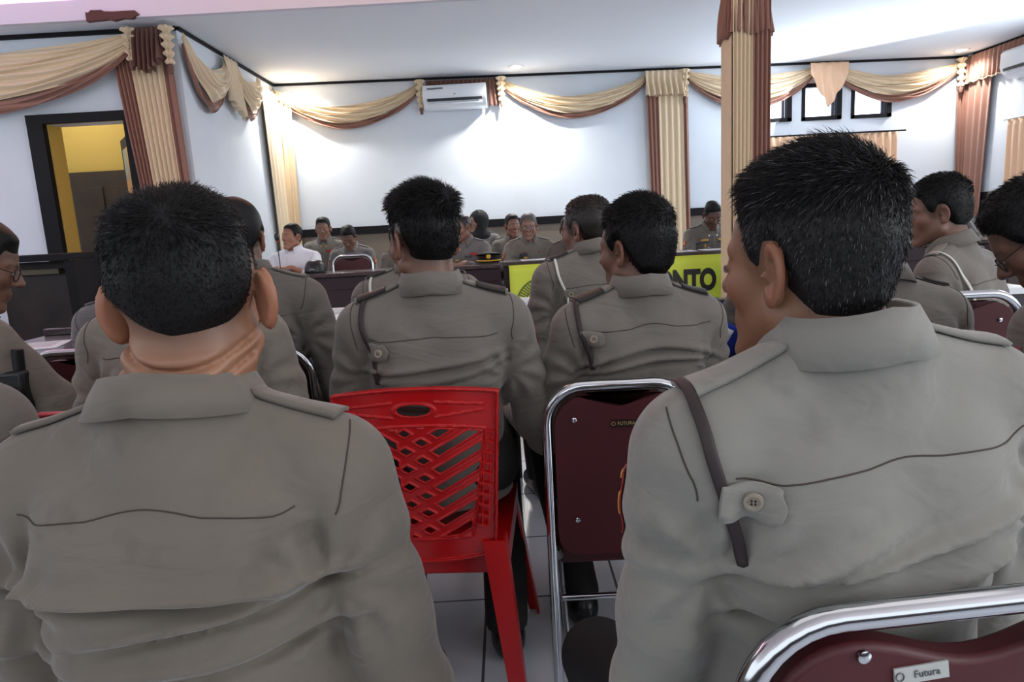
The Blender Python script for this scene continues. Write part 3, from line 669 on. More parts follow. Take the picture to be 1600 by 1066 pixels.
# the nearest banquet chair, lower right
e0 = P(1178, 1040, 0.53); zt1 = P(1340, 979, 0.53).z
wch = 0.42
banquet_chair((e0.x + wch / 2 - 0.028, 0.53 + 0.25, 0), math.radians(5), 'nearest red banquet chair, chrome hoop in the lower right corner', wch, zt1 + 0.002,
              dict(w=0.050, h=0.015, text='Futura', m=mat('silver_plate', (186, 188, 184), 0.4), tm=mat('grey_lettering', (92, 96, 96), 0.4), dz=0.052, x=-0.056, rot=math.radians(3)), seat=0.44, lean=0.0, tube=0.0125, screws=(P(1310, 1010, .53).x - (e0.x + wch / 2 - 0.028), P(1592, 985, .53).x - (e0.x + wch / 2 - 0.028), 0.030))
for px, py, Y, w, rz, lab in ((150, 548, 2.0, 0.40, 0, 'red banquet chair at left behind the officer writing with glasses'), (392, 548, 2.02, 0.36, 0, 'red banquet chair whose chrome edge shows right of the front left man'),
                              (1500, 460, 1.95, 0.34, -3, 'red banquet chair between two officers at the right side')):
    p = P(px, py, Y); banquet_chair((p.x, Y + 0.2, 0), math.radians(rz), lab, w, p.z, seat=0.42, seatd=0.34, lean=0.02)
p = P(549, 400, 6.25)
banquet_chair((p.x, 6.25 - 0.2, 0), math.radians(180), 'empty red banquet chair standing behind the far desk', 0.36, p.z, seat=0.42, seatd=0.32, det=False)

# ---- red plastic chair
def plastic_chair(loc, rz, label, w=0.36, top=0.78, zlow=0.43, res=0.0026, full=True):
    t = thing('plastic_chair', label, 'chair', loc, None, rz)
    M = np.array(Matrix.Translation(Vector(loc)) @ Matrix.Rotation(rz, 4, 'Z'))
    hw = w / 2; yb = -0.21
    def toW(v): return v @ M[:3, :3].T + M[:3, 3]
    H = top - zlow
    def back(p):
        x, z = p[:, 0], p[:, 2]; v = (top - z) / H           # 0 top .. 1 bottom
        bow = yb - 0.03 * (1 - v) + 0.25 * x * x / (hw * 1.0) * 0.5
        d_pl = np.abs(p[:, 1] - bow) - 0.0028
        wid = hw - 0.028 * np.clip(v, 0, 1)
        ztop = top - 0.35 * x * x / hw * 0.25 + 0.004
        zbot = zlow - 0.012 + 0.10 * x * x / hw
        outl = np.maximum(np.maximum(np.abs(x) - wid, z - ztop), zbot - z)
        # lattice window
        win = np.maximum(np.maximum(np.abs(x) - (wid - 0.030 - 0.035 * np.clip(v, 0, 1) ** 2), z - (top - 0.088 - 0.02 * (x / hw) ** 2 + 0.002)), (zlow + 0.048 + 0.05 * x * x / hw) - z)
        k = 0.041
        a = (z + x * 0.62) / k; b = (z - x * 0.55) / k
        sA = (np.abs(a - np.round(a)) - 0.245) * k * 0.8; sB = (np.abs(b + 0.3 - np.round(b + 0.3)) - 0.245) * k * 0.8
        sol = np.minimum(np.maximum(sA, x - 0.042), np.maximum(sB, -x - 0.042))
        hole = np.maximum(win, -sol)
        oval = (np.sqrt((x / 0.042) ** 2 + ((z - (top - 0.045)) / 0.0145) ** 2) - 1) * 0.014
        hole = np.minimum(hole, oval)
        d = np.maximum(np.maximum(d_pl, outl), -hole)
        # raised rims round the holes, the frame, and grooves of the top band
        rim = np.sqrt(np.maximum(np.abs(hole) - 0.0012, 0) ** 2 + np.maximum(np.abs(p[:, 1] - bow + 0.003) - 0.0035, 0) ** 2) - 0.0006
        rim2 = np.sqrt(np.maximum(np.abs(outl + 0.002) - 0.002, 0) ** 2 + np.maximum(np.abs(p[:, 1] - bow) - 0.010, 0) ** 2) - 0.001
        rim3 = np.sqrt(np.maximum(np.abs(win + -0.006) - 0.001, 0) ** 2 + np.maximum(np.abs(p[:, 1] - bow + 0.004) - 0.003, 0) ** 2) - 0.0006
        gl = np.minimum(np.abs(z - (top - 0.036) - 0.012 * np.clip(1 - np.abs(x) / 0.12, -1, 1)), np.abs(z - (top - 0.054) + 0.012 * np.clip(1 - np.abs(x) / 0.12, -1, 1)))
        rim4 = np.maximum(np.sqrt(np.maximum(gl - 0.001, 0) ** 2 + np.maximum(np.abs(p[:, 1] - bow + 0.004) - 0.003, 0) ** 2) - 0.0006, np.maximum(0.045 - np.abs(x), np.abs(x) - wid + 0.03))
        for r_ in (rim, rim3, rim4): d = np.minimum(d, np.maximum(r_, outl))
        return np.minimum(d, rim2)
    V, Q = net(back, (-hw - 0.01, yb - 0.06, zlow - 0.03), (hw + 0.01, yb + 0.08, top + 0.01), res)
    o = link('backrest', mesh_np('backrest', toW(V), Q), REDP, t)
    # louvred wings on both sides, between back and legs
    for s in (-1, 1):
        mb = MB(); zz = [top - 0.10 - i * 0.024 for i in range(10)]
        for i, z in enumerate(zz):
            x0 = s * (hw - 0.045 - 0.002 * i); x1 = s * (hw - 0.014 - 0.0028 * i)
            mb.box(((x0 + x1) / 2, yb - 0.014 + 0.01, z), (abs(x1 - x0), 0.012, 0.0065), Matrix.Rotation(0.25 * s, 3, 'Y'))
        for f in (0.3, 0.75):
            mb.tube([(s * (hw - 0.045 - 0.002 * i + 0.031 * f), yb - 0.008, z) for i, z in enumerate(zz)], 0.0022, 6)
        mb.V = [tuple(toW(np.array(v)[None])[0]) for v in mb.V]; mb.build('louvre_wing', REDP, t, smooth=False)
    # seat
    def seatf(p):
        x, y, z = p[:, 0], p[:, 1], p[:, 2]
        zs = zlow + 0.0 - 0.012 * np.exp(-(x * x + y * y) / 0.03)
        d = np.maximum(np.abs(z - zs) - 0.004, np.maximum(np.abs(x) - (hw - 0.004), np.maximum(y - 0.2, yb + 0.02 - y)))
        skirt = np.maximum(np.abs(np.maximum(np.abs(x) - (hw - 0.006), np.maximum(y - 0.2, yb + 0.02 - y))) - 0.003, np.abs(z - zlow + 0.025) - 0.028)
        return np.minimum(d, skirt)
    V, Q = net(seatf, (-hw - 0.02, yb, zlow - 0.07), (hw + 0.02, 0.22, zlow + 0.03), 0.006)
    link('seat', mesh_np('seat', toW(V), Q), REDP, t)
    for s in (-1, 1):
        for yy_, dy, ztp in ((yb + 0.0, -0.11, zlow + 0.03), (0.18, 0.05, zlow - 0.0)):
            # L shaped tapering legs
            mb = MB(); xs0, xs1 = s * (hw - 0.006), s * (hw + 0.04)
            def ring(z, x, y, a):
                return [(x, y, z), (x - s * a, y, z), (x - s * a, y + (0.006 if yy_ < 0 else -0.006), z), (x - s * 0.006, y + (0.006 if yy_ < 0 else -0.006), z), (x - s * 0.006, y + (a if yy_ < 0 else -a), z), (x, y + (a if yy_ < 0 else -a), z)]
            prev = None; rings = []
            for i in range(7):
                f = i / 6; rings.append(ring(ztp * (1 - f) + 0.002 * f, xs0 + (xs1 - xs0) * f, yy_ + dy * f, 0.052 * (1 - f) + 0.03 * f))
            V = [toW(np.array(v)[None])[0] for r_ in rings for v in r_]
            F = [(6 * i + k, 6 * i + (k + 1) % 6, 6 * i + 6 + (k + 1) % 6, 6 * i + 6 + k) for i in range(6) for k in range(6)] + [tuple(range(6)), tuple(range(36, 42))]
            mb.add(V, F); mb.build('leg', REDP, t, smooth=False)
    return t
pp_ = P(661, 640, 1.42); zt3 = P(661, 607, 1.42).z
plastic_chair((pp_.x, 1.42 + 0.21, 0), math.radians(-4), 'bright red plastic chair with pierced lattice back in the middle', 0.362, zt3 + 0.005, zlow=0.40)
pq = P(150, 655, 1.28)
plastic_chair((pq.x, 1.28 + 0.21, 0), math.radians(-6), 'second red plastic chair, only its top rim showing left of the front left man', 0.36, pq.z + 0.02, zlow=0.42, res=0.004)

# ---- far desks
def desk(name, label, x0, x1, yf, d, z, slabs=0.03, group='dark conference desks at the front', m=DESKM, topm=DESKT, dz=0.0):
    t = thing(name, label, 'desk', ((x0 + x1) / 2, yf + d / 2, 0), group)
    MB().box(((x0 + x1) / 2, yf + d / 2, z - slabs / 2), (x1 - x0, d, slabs)).build('desk_top', topm, t, bevel=0.005)
    f = MB().box(((x0 + x1) / 2, yf + 0.06, (z - slabs) / 2 + 0.02), (x1 - x0 - 0.04, 0.02, z - slabs - 0.05)).build('front_panel', m, t, smooth=False)
    MB().box(((x0 + x1) / 2, yf + 0.045, z - slabs - 0.06), (x1 - x0 - 0.02, 0.02, 0.10)).build('apron', m, t, bevel=0.004)
    for x in (x0 + 0.02, x1 - 0.02):
        MB().box((x, yf + d / 2, (z - slabs) / 2), (0.035, d - 0.06, z - slabs)).build('side_panel', m, t, smooth=False)
    nb = max(1, int(round((x1 - x0) / 0.8)))
    for i in range(1, nb):
        x = x0 + (x1 - x0) * i / nb
        MB().box((x, yf + 0.045, (z - slabs - 0.12) / 2), (0.05, 0.012, z - slabs - 0.12)).build('batten', m, f, smooth=False)
    return t
YD = 5.6
a0, a1 = P(428, 433, YD), P(782, 412, YD); ZD = (a0.z + a1.z) / 2
desk('conference_desk', 'long dark maroon desk at left front before the white shirted man', a0.x, a1.x, YD, 0.36, ZD)
b0, b1 = P(786, 411, YD), P(1180, 392, YD)
dsk = desk('conference_desk', 'dark desk in the middle front carrying the yellow banner', b0.x, b1.x + 0.9, YD - 0.02, 0.40, ZD + 0.012)
c0, c1 = P(1508, 376, 5.3), P(1585, 369, 5.3)
desk('conference_desk', 'dark brown desk at the far right before the seated officer', c0.x - 0.5, c1.x, 5.3, 0.42, ZD)
# banner
n0, n1 = P(795, 415, YD - 0.05), P(1165, 396, YD - 0.05); zb0 = P(800, 500, YD - 0.05).z
BAN = mat('banner_yellow_green', (206, 222, 72), 0.6)
t = thing('cloth_banner', 'yellow green cloth banner with black capitals on the front of the middle desk', 'banner', ((n0.x + n1.x) / 2, YD - 0.05, zb0))
ztb = (n0.z + n1.z) / 2 + 0.004
def bf(u, v):
    return Vector((n0.x + (n1.x + 0.8 - n0.x) * u, YD - 0.045 + 0.003 * math.sin(40 * u + 2 * v), ztb + (zb0 - ztb) * v))
MB().grid(bf, 60, 6).build('cloth', BAN, t, solid=0.002)
R_ = Rface((0, -1, 0)); LET = mat('banner_black_print', (18, 18, 20), 0.5)
o_r = P(1119, 440, YD - 0.05)
h_l = P(1100, 417, YD).z - P(1100, 459, YD).z
tb = text_obj('JENEPONTO', (0, 0, 0), Matrix.Identity(3), 0.30, LET, None, 'banner_lettering', 0.016, 0.66, 0.0006, 'RIGHT')
tb.parent = t
me = tb.data; vs = np.array([v.co[:] for v in me.vertices]); hh = vs[:, 1].max() - vs[:, 1].min()
ztxt = P(1100, 419, YD - 0.05).z; 
sc = 0.235 / hh
me.transform(Matrix.Translation(Vector((o_r.x, YD - 0.053, ztxt - 0.235))) @ R_.to_4x4() @ Matrix.Diagonal((sc * 1.06, sc, 1, 1)) @ Matrix.Translation((-vs[:, 0].max(), -vs[:, 1].min(), 0)))
tb.matrix_parent_inverse = Matrix.Translation(-t.location)
em = MB(); ec = P(852, 478, YD - 0.05)
em.tube([ec + Vector((0.235 * math.cos(a), 0, 0.235 * math.sin(a))) for a in [math.pi * (0.02 + 1.0 * i / 30) for i in range(31)]], 0.005, 6)
em.tube([ec + Vector((0.165 * math.cos(a), 0, 0.165 * math.sin(a))) for a in [math.pi * (0.02 + 1.0 * i / 30) for i in range(31)]], 0.005, 6)
for i in range(31):
    a = math.pi * (0.03 + 0.95 * i / 30); em.box(ec + Vector((0.2 * math.cos(a), 0, 0.2 * math.sin(a))), (0.055, 0.004, 0.008), Matrix.Rotation(-a, 3, 'Y'))
em.tube([ec + Vector((0.12 * math.cos(a), 0, 0.12 * math.sin(a))) for a in [math.pi * i / 20 for i in range(21)]], 0.006, 6)
em.build('round_emblem', mat('banner_grey_print', (88, 96, 60), 0.6), t, smooth=False)
# ------------------------------------------------------------------ people
def frame(yaw, pitch=0.0, roll=0.0):
    """columns right, forward, up; yaw 0 looks away from the camera (+y), positive turns left; pitch>0 nods down; roll>0 tips to the right"""
    R = Matrix.Rotation(yaw, 3, 'Z') @ Matrix.Rotation(-pitch, 3, 'X') @ Matrix.Rotation(roll, 3, 'Y')
    return np.array(R)
def headf(q, o):
    """q in head coordinates (x right, y forward, z up), origin between the ears"""
    a = np.abs(q[:, 0]); p = q.copy(); p[:, 0] = a
    wd = o.get('wide', 1.0); p = p * V3(1 / wd, 1, 1)
    d = ell(p, (0, -.016, .036), (.073, .088, .082))
    d = smin(d, ell(p, (0, .026, .028), (.060, .060, .062)), .02)
    d = smin(d, ell(p, (0, .028, -.022), (.058, .058, .074)), .02)
    d = smin(d, ell(p, (.038, .050, -.020), (.024, .025, .022)), .016)
    jw = o.get('jaw', 1.0)
    d = smin(d, cap(p, (.050 * jw, .000, -.052), (.016, .066, -.098), .020, .017), .025)
    d = smin(d, ell(p, (0, .074, -.100), (.020, .017, .016)), .016)
    d = smin(d, ell(p, (0, .064, -.062), (.030, .027, .028)), .014)
    d = smin(d, cap(p, (.008, .078, .021), (.044, .064, .024), .010, .008), .012)
    d = smax(d, -sph(p, (.031, .100, .003), .0165), .014)
    d = smin(d, sph(p, (.031, .0695, .003), .0142), .004)
    nl = o.get('nose', 1.0)
    d = smin(d, cap(p, (0, .083, .012), (0, .085 + .021 * nl, -.022), .008, .0115), .008)
    d = smin(d, sph(p, (.0125, .093, -.027), .0088), .006)
    d = smax(d, -sph(p, (.0065, .099, -.036), .0042), .004)
    d = smin(d, cap(p, (0, .0895, -.0555), (.020, .0805, -.0600), .0055, .0030), .003)
    d = smin(d, cap(p, (0, .0885, -.0665), (.017, .0810, -.0640), .0065, .0035), .003)
    d = smax(d, -cap(p, (0, .0975, -.0608), (.022, .0850, -.0612), .0016, .0010), .002)
    return d
def earf(q, side, o):
    """one ear; side -1 left, +1 right"""
    p = q.copy(); p[:, 0] *= side; fl = o.get('flare', 0.5)
    ew = V3(math.sin(fl), -math.cos(fl), 0.0); en = V3(math.cos(fl), math.sin(fl), 0)
    wd = o.get('wide', 1.0)
    c = V3(.0745 * wd, -.002, -.002) + ew * .013
    r = p - c; w, h, n = r @ ew, r[:, 2] + .12 * (r @ ew), r @ en
    es = o.get('ear', 1.0); w, h, n = w / es, h / es, n / es
    e2 = (np.sqrt((w / (.0165 - .004 * np.clip(-h / .03, 0, 1))) ** 2 + (h / .031) ** 2) - 1) * .0165
    plate = np.sqrt(np.maximum(e2 + .002, 0) ** 2 + np.maximum(np.abs(n + .002 + .004 * np.cos(w * 90)) - .0012, 0) ** 2) - .0018
    rim = np.sqrt((e2 + .002) ** 2 + (n - .0015) ** 2) - .0036
    rim = np.maximum(rim, -(w + .012) - np.clip(h + .01, 0, .02) * 0)
    e3 = np.abs((np.sqrt(((w + .001) / .009) ** 2 + ((h - .002) / .019) ** 2) - 1) * .009)
    anti = np.sqrt(e3 ** 2 + (n + .0005) ** 2) - .0024
    lobe = ell(np.stack([w, h, n], 1), (-.006, -.027, 0), (.008, .009, .0045))
    trag = sph(np.stack([w, h, n], 1), (-.014, -.004, .002), .0045)
    d = smin(smin(smin(plate, rim, .003), lobe, .005), smin(anti, trag, .004), .003)
    d = smax(d, -ell(np.stack([w, h, n], 1), (-.0075, -.006, .003), (.0062, .0085, .0055)), .003)
    return d * es
def hairmask(q, o):
    """signed height above the hairline: >0 inside the hair; q head coords"""
    x, y, z = q[:, 0], q[:, 1], q[:, 2]; ax = np.abs(x)
    style = o.get('hair', 'short')
    fore = o.get('fore', .062)
    ang = np.degrees(np.arctan2(-y, ax + 1e-6))             # -90 front, 0 side, 90 back
    nape = o.get('nape', -.052)
    xs = np.array([-90, -62, -45, -34, -26, -14, -4, 12, 25, 45, 90.0])
    zs = np.array([fore, fore - .004, .045, .022, .000, -.006, .024, .022, -.020, nape + .006, nape])
    line = np.interp(ang, xs, zs)
    line = line + o.get('asym', 0) * np.clip(-x / .05, 0, 1) * (ang > -30) + o.get('sideup', 0) * np.clip(1 - np.abs(ang - 5) / 45, 0, 1)
    return z - line
def build_person(pn, label, px, py, Y, yaw=0, lean=0, hyaw=None, hpitch=0, hroll=0, sc=1.0, arms=('lap', 'lap'), res=.006, skin=(148, 104, 82),
                 shirt='SHIRT', hairc='HAIRM', o=None, strands=0, shoulder=1.0, head=True, seat=0.44, cord=None, tab=None, epaul=True,
                 folds=None, seed=0, collar=True, patch=None, chest=None, legs=True, seam=True, sleeve_len=1.0, belly=1.0, low=None, legdir=0.0, cloth_res=None, neckr=.052, group=None, handon=None, lean_side=0.0, neck=.024, shift=0.0, yoke=-.16, ao=.010, cw=0.0, glasses=None, hipf=.03, kneez=0.0, footy=.36):
    o = dict(o or {}); rnd = random.Random(seed + 17)
    H = np.array(P(px, py, Y)); yaw = math.radians(yaw); hyaw = yaw if hyaw is None else math.radians(hyaw)
    T = frame(yaw, math.radians(lean), math.radians(lean_side)); Hd = frame(hyaw, math.radians(hpitch), math.radians(hroll))
    hs = sc * o.get('hsize', .95)
    N = H - Hd @ V3(0, .018, .085) * hs - T @ V3(-shift, .008, neck) * sc        # base of the neck
    def toT(p): return ((p - N) @ T) / sc
    def frT(p): return np.atleast_2d(np.asarray(p, float) * sc) @ T.T + N
    Lz = (N[2] - seat) / sc / max(0.5, T[2, 2])             # length from neck base to seat
    sh = shoulder
    Ls = min(Lz, 0.62)
    # joints in torso coordinates
    Sj = {s: V3(s * .165 * sh, -.004, -.088) for s in (-1, 1)}
    E, Wr, HandDir = {}, {}, {}
    poses = dict(desk=((.235, .17, -.25), (.10, .36, -.165), (-.35, .95, -.05)), deskclasp=((.235, .17, -.25), (.045, .34, -.15), (-.75, .65, 0)), foldhi=((.235, .12, -.22), (-.04, .235, -.125), (-1, .1, .05)), hang=((.215, .03, -.37), (.16, .20, -.50), (-.1, .6, -.8)),
        lap=((.225, .10, -.345), (.135, .33, -.40), (-.2, .9, -.3)), table=((.25, .17, -.33), (.13, .40, -.315), (-.35, .95, 0)), clasp=((.25, .16, -.34), (.045, .36, -.30), (-.8, .6, .1)),
                 fold=((.235, .10, -.33), (-.03, .235, -.255), (-1, .1, .12)), down=((.225, .02, -.37), (.22, .18, -.50), (-.1, 1, -.4)), face=((.19, .22, -.26), (.05, .20, -.05), (-.2, .1, .95)),
                 back=((.26, -.02, -.36), (.2, .16, -.47), (-.2, .9, -.4)), write=((.30, .17, -.27), (.17, .40, -.28), (-.5, .9, -.1)), rest=((.235, .04, -.37), (.20, .27, -.43), (-.2, .95, -.2)))
    for s, nm in zip((-1, 1), arms):
        e, w, hd = poses[nm] if isinstance(nm, str) else nm
        E[s] = V3(e[0] * s * sh, e[1], e[2]); Wr[s] = V3(w[0] * s, w[1], w[2]); HandDir[s] = V3(hd[0] * s, hd[1], hd[2]) / np.linalg.norm(hd)
        u = E[s] - Sj[s]; E[s] = Sj[s] + u / np.linalg.norm(u) * .285
        u = Wr[s] - E[s]; Wr[s] = E[s] + u / np.linalg.norm(u) * .245
    # ---- hands
    def handf(p, s):
        f = HandDir[s]; nrm = V3(0, 0, 1.0) - f * f[2] if abs(f[2]) < .9 else V3(0, -1.0, 0) - f * f[1] * -1
        nrm = nrm / np.linalg.norm(nrm); side = np.cross(f, nrm) * s            # towards the thumb
        side = -side
        r = p - Wr[s]; q = np.stack([r @ side, r @ f, r @ nrm], 1)
        d = smin(ell(q, (0, .045, 0), (.040, .052, .0165)), cap(q, (0, -.01, 0), (0, .02, 0), .026, .028), .015)
        curl = .55 if arms[(s + 1) // 2] not in ('table', 'write', 'desk') else .35
        for i, (x, l) in enumerate(((.028, .070), (.010, .078), (-.009, .073), (-.027, .058))):
            a = V3(x, .083, .002); 
            for k, fr in enumerate((.45, .32, .26)):
                an = -curl * (k + .6) * (1 + .12 * i); b = a + V3(x * .12, math.cos(an), math.sin(an)) * l * fr
                d = smin(d, cap(q, a, b, .0092 - .0009 * k, .0085 - .0009 * k), .004); a = b
        a = V3(.030, .020, -.004); b = V3(.050, .050, -.012); c = V3(.047, .080, -.018)
        d = smin(d, cap(q, a, b, .0125, .0105), .008); d = smin(d, cap(q, b, c, .0105, .0085), .004)
        return d
    Hinv = Hd
    nb = V3(0, -.012, .0)
    def skinf(pw):
        p = toT(pw); q = ((pw - H) @ Hinv) / hs
        d = ell(p, (0, .02, -.17), (.13, .085, .15))
        d = smin(d, cap(p, (-.13 * sh, 0, -.085), (.13 * sh, 0, -.085), .045), .05)
        d = smin(d, ell(p, (0, .03, -.33), (.12, .08, .16)), .05)
        for s in (-1, 1):
            d = smin(d, cap(p, Sj[s], E[s], .038, .032), .02); d = smin(d, cap(p, E[s], Wr[s], .032, .024), .01)
            hd = handf(p, s); d = smin(d, hd, .008)
        d = d * sc
        if head:
            # neck follows from torso to skull
            qb = (H + Hd @ (V3(0, -.026, -.045) * hs)); qm = (H + Hd @ (V3(0, -.012, -.075) * hs)); qn = frT((0, -.014, -.03))[0]
            dn = cap(pw, qb, qn, neckr * hs * 1.0, neckr * sc * 1.1)
            dn = smin(dn, cap(pw, qm, frT((0, .016, -.03))[0], neckr * .82 * hs, neckr * .9 * sc), .02)
            if o.get('creases'):
                back = np.clip(-q[:, 1] / .03, 0, 1)
                for zc_, am, tl in o['creases']:
                    dn = dn + am * np.exp(-(((q[:, 2] - zc_ - tl * q[:, 0] - .9 * q[:, 0] ** 2 * 6) / .0042) ** 2)) * back - am * .5 * np.exp(-(((q[:, 2] - zc_ - .011 - tl * q[:, 0]) / .008) ** 2)) * back
            d = smin(d, dn, .03)
            near = (np.abs(q).max(1) < .17)
            dh = np.full(len(q), 1.0); dh[~near] = np.sqrt((q[~near] ** 2).sum(1)) - .14
            if near.any():
                qn_ = q[near]; h_ = headf(qn_, o)
                for s in (-1, 1): h_ = smin(h_, earf(qn_, s, o), .004)
                dh[near] = h_
            d = smin(d, dh * hs, .014)
        return d
    wf = cloth_res or res
    amp = .0035
    def shirtcore(p, rough=False):
        b = belly
        d = ell(p, (0, .012, -.175), (.158 * sh, .112 * b ** .5, .175))
        d = smin(d, cap(p, (-.135 * sh, -.006, -.085), (.135 * sh, -.006, -.085), .060), .05)
        for s in (-1, 1):
            d = smin(d, cap(p, (s * .045, -.014, -.018), (s * .155 * sh, -.006, -.070), .036, .046), .03)
            d = smin(d, ell(p, (s * .07, -.052, -.17), (.075, .055, .10)), .04)
        d = smin(d, ell(p, (0, .02, -.34), (.150 * sh * (.5 + .5 * b), .118 * b, .17)), .05)
        d = smin(d, cap(p, (0, -.016, -.06), (0, -.012, -.004), neckr * 1.28, neckr * 1.22), .02)
        d = smin(d, ell(p, (0, hipf, -Ls + .03), (.165 * (.5 + .5 * b), .118 * b, .12)), .06)
        return d
    def sleeves(p):
        d = np.full(len(p), 9.0)
        for s in (-1, 1):
            du = cap(p, Sj[s], E[s], .062, .050); Wc = E[s] + (Wr[s] - E[s]) * (sleeve_len * .97)
            df = cap(p, E[s], Wc, .050, .037)
            if sleeve_len < .5: df = cap(p, E[s], E[s] + (Wr[s] - E[s]) * .3, .053, .05)
            # drag folds round the sleeve
            ab = E[s] - Sj[s]; t = ((p - Sj[s]) @ ab) / (ab @ ab)
            du = du + .0035 * np.sin(t * 16 + 5 * wob(p, 9, seed + s)) * np.clip(t * 1.5, .1, 1)
            ab2 = Wc - E[s]; t2 = ((p - E[s]) @ ab2) / (ab2 @ ab2)
            df = df + .0035 * np.sin(t2 * 22 + 4 * wob(p, 12, seed + 5 + s))
            ds = smin(du, df, .025)
            # flat end of the cuff
            n_ = ab2 / np.linalg.norm(ab2); ds = np.maximum(ds, (p - Wc) @ n_ - .004)
            d = np.minimum(d, ds)
        return d
    def shirtf(pw, fine=True):
        p = toT(pw)
        d = shirtcore(p); ds = sleeves(p)
        d = smin(d, ds, .022)
        if fine:
            d = d + amp * .55 * wob(p * V3(1, 1, 1.7), 14, seed) 
            for s in (-1, 1):                               # armpit pull folds
                c = V3(s * .165 * sh, -.04, -.20); r_ = p - c; rr = np.sqrt((r_ ** 2).sum(1)); an = np.arctan2(r_[:, 2], r_[:, 0] * s)
                d = d + .0048 * np.sin(an * 9 + seed + s + 3 * rr / .1) * np.exp(-((rr - .07) / .035) ** 2)
            bk = np.clip(-p[:, 1] / .03, 0, 1)
            for (z0, sl, cv, a_, wd_, x0, x1) in (folds or ((-.27, .05 * math.sin(seed), .5, .009, .013, -.15, .15), (-.31, -.03, .4, .007, .011, -.12, .16))):
                zc_ = z0 + sl * p[:, 0] + cv * p[:, 0] ** 2; u_ = (p[:, 2] - zc_) / wd_
                wx_ = 1 / (1 + np.exp(-(p[:, 0] - x0) / .02)) / (1 + np.exp((p[:, 0] - x1) / .02))
                # overhanging roll: bulge just above, crease just below
                d = d - bk * wx_ * a_ * (np.exp(-(u_ - .9) ** 2) - 1.15 * np.exp(-((u_ + .35) / .55) ** 2))
        d = smax(d, p[:, 2] - .010 - .0 * p[:, 1], .004)
        # neck opening
        d = smax(d, -cap(p, (0, .03, -.035), (0, .012, .12), .034, .065), .004)
        if low is not None: d = np.maximum(d, low - pw[:, 2])
        else: d = np.maximum(d, (-Ls + .02) - p[:, 2])
        return d * sc
    base = Vector((H[0], H[1], 0)) if legs else Vector(tuple(N - T @ V3(0, 0, min(Ls, .5))))
    if abs(math.degrees(yaw)) > 90:
        patch = [(-a_, b_) for a_, b_ in patch] if patch else None
        chest = [(c_[0], -c_[1]) + tuple(c_[2:]) for c_ in chest] if chest else None
    t = thing(pn, label, 'person', base, group)
    # bounding boxes
    pts = [H + np.array([dx, dy, dz]) for dx in (-.14, .14) for dy in (-.14, .14) for dz in (-.17, .17)] if head else []
    for s in (-1, 1):
        for k in (E[s], Wr[s], Wr[s] + HandDir[s] * .2): pts += [frT(k)[0] + d_ for d_ in (np.array([.075] * 3), np.array([-.075] * 3))]
    pts += [frT((x, y, z))[0] for x in (-.25 * sh, .25 * sh) for y in (-.15 * belly, .17 * belly) for z in (.03, -Ls - .05)]
    pts = np.array(pts); lo, hi = pts.min(0), pts.max(0)
    # ---- body (skin)
    V, Q = net(skinf, lo, hi, res)
    q = ((V - H) @ Hinv) / hs
    base_c = np.array(lin(skin)[:3]); C = np.tile(base_c, (len(V), 1)).astype(float)
    if head:
        inh = (np.abs(q).max(1) < .16)
        def blend(c, w): 
            nonlocal C
            w = np.clip(w, 0, 1)[:, None] * inh[:, None]; C = C * (1 - w) + np.array(c) * w
        red = base_c * V3(1.08, .80, .76)
        blend(red, .5 * np.exp(-((np.abs(q[:, 0]) - .042) ** 2 + (q[:, 1] - .07) ** 2 + (q[:, 2] + .02) ** 2) / .0006))
        blend(base_c * V3(1.1, .82, .75), .6 * (np.abs(q[:, 0]) > .082 * o.get('wide', 1)))
        lips = np.minimum(cap(q * V3(1, 1, 1), (-.018, .084, -.0585), (.018, .084, -.0585), .006), cap(q, (-.015, .084, -.0665), (.015, .084, -.0665), .0065))
        blend(base_c * V3(.82, .52, .52), np.clip(.5 - lips / .004, 0, 1) * (q[:, 1] > .06))
        for s in (-1, 1):                                   # brows
            br_ = cap(q, (s * .013, .088, .0235), (s * .046, .070, .0255), .0042, .003)
            blend(lin((34, 26, 24))[:3], np.clip(.5 - br_ / .003, 0, 1) * .85)
        hm = hairmask(q, o)
        stub = o.get('stub', .45)
        blend(np.array(lin((40, 33, 30))[:3]), stub * np.clip((hm + o.get('fadew', .016)) / (o.get('fadew', .016) + .004), 0, 1) * (np.abs(q[:, 0]) < .081 * o.get('wide', 1)))
        if o.get('beard'): blend(base_c * .45, .35 * ((q[:, 2] < -.055) & (q[:, 1] > .0)) * (lips > .004))
    fnm = 'skin_' + '_'.join(map(str, skin))
    sm = mat('skin', skin, .48, attr='Col', bump=(190, .12, .0012), sss=.12)
    bo = link('body', mesh_np('body', V, Q, C), sm, t)
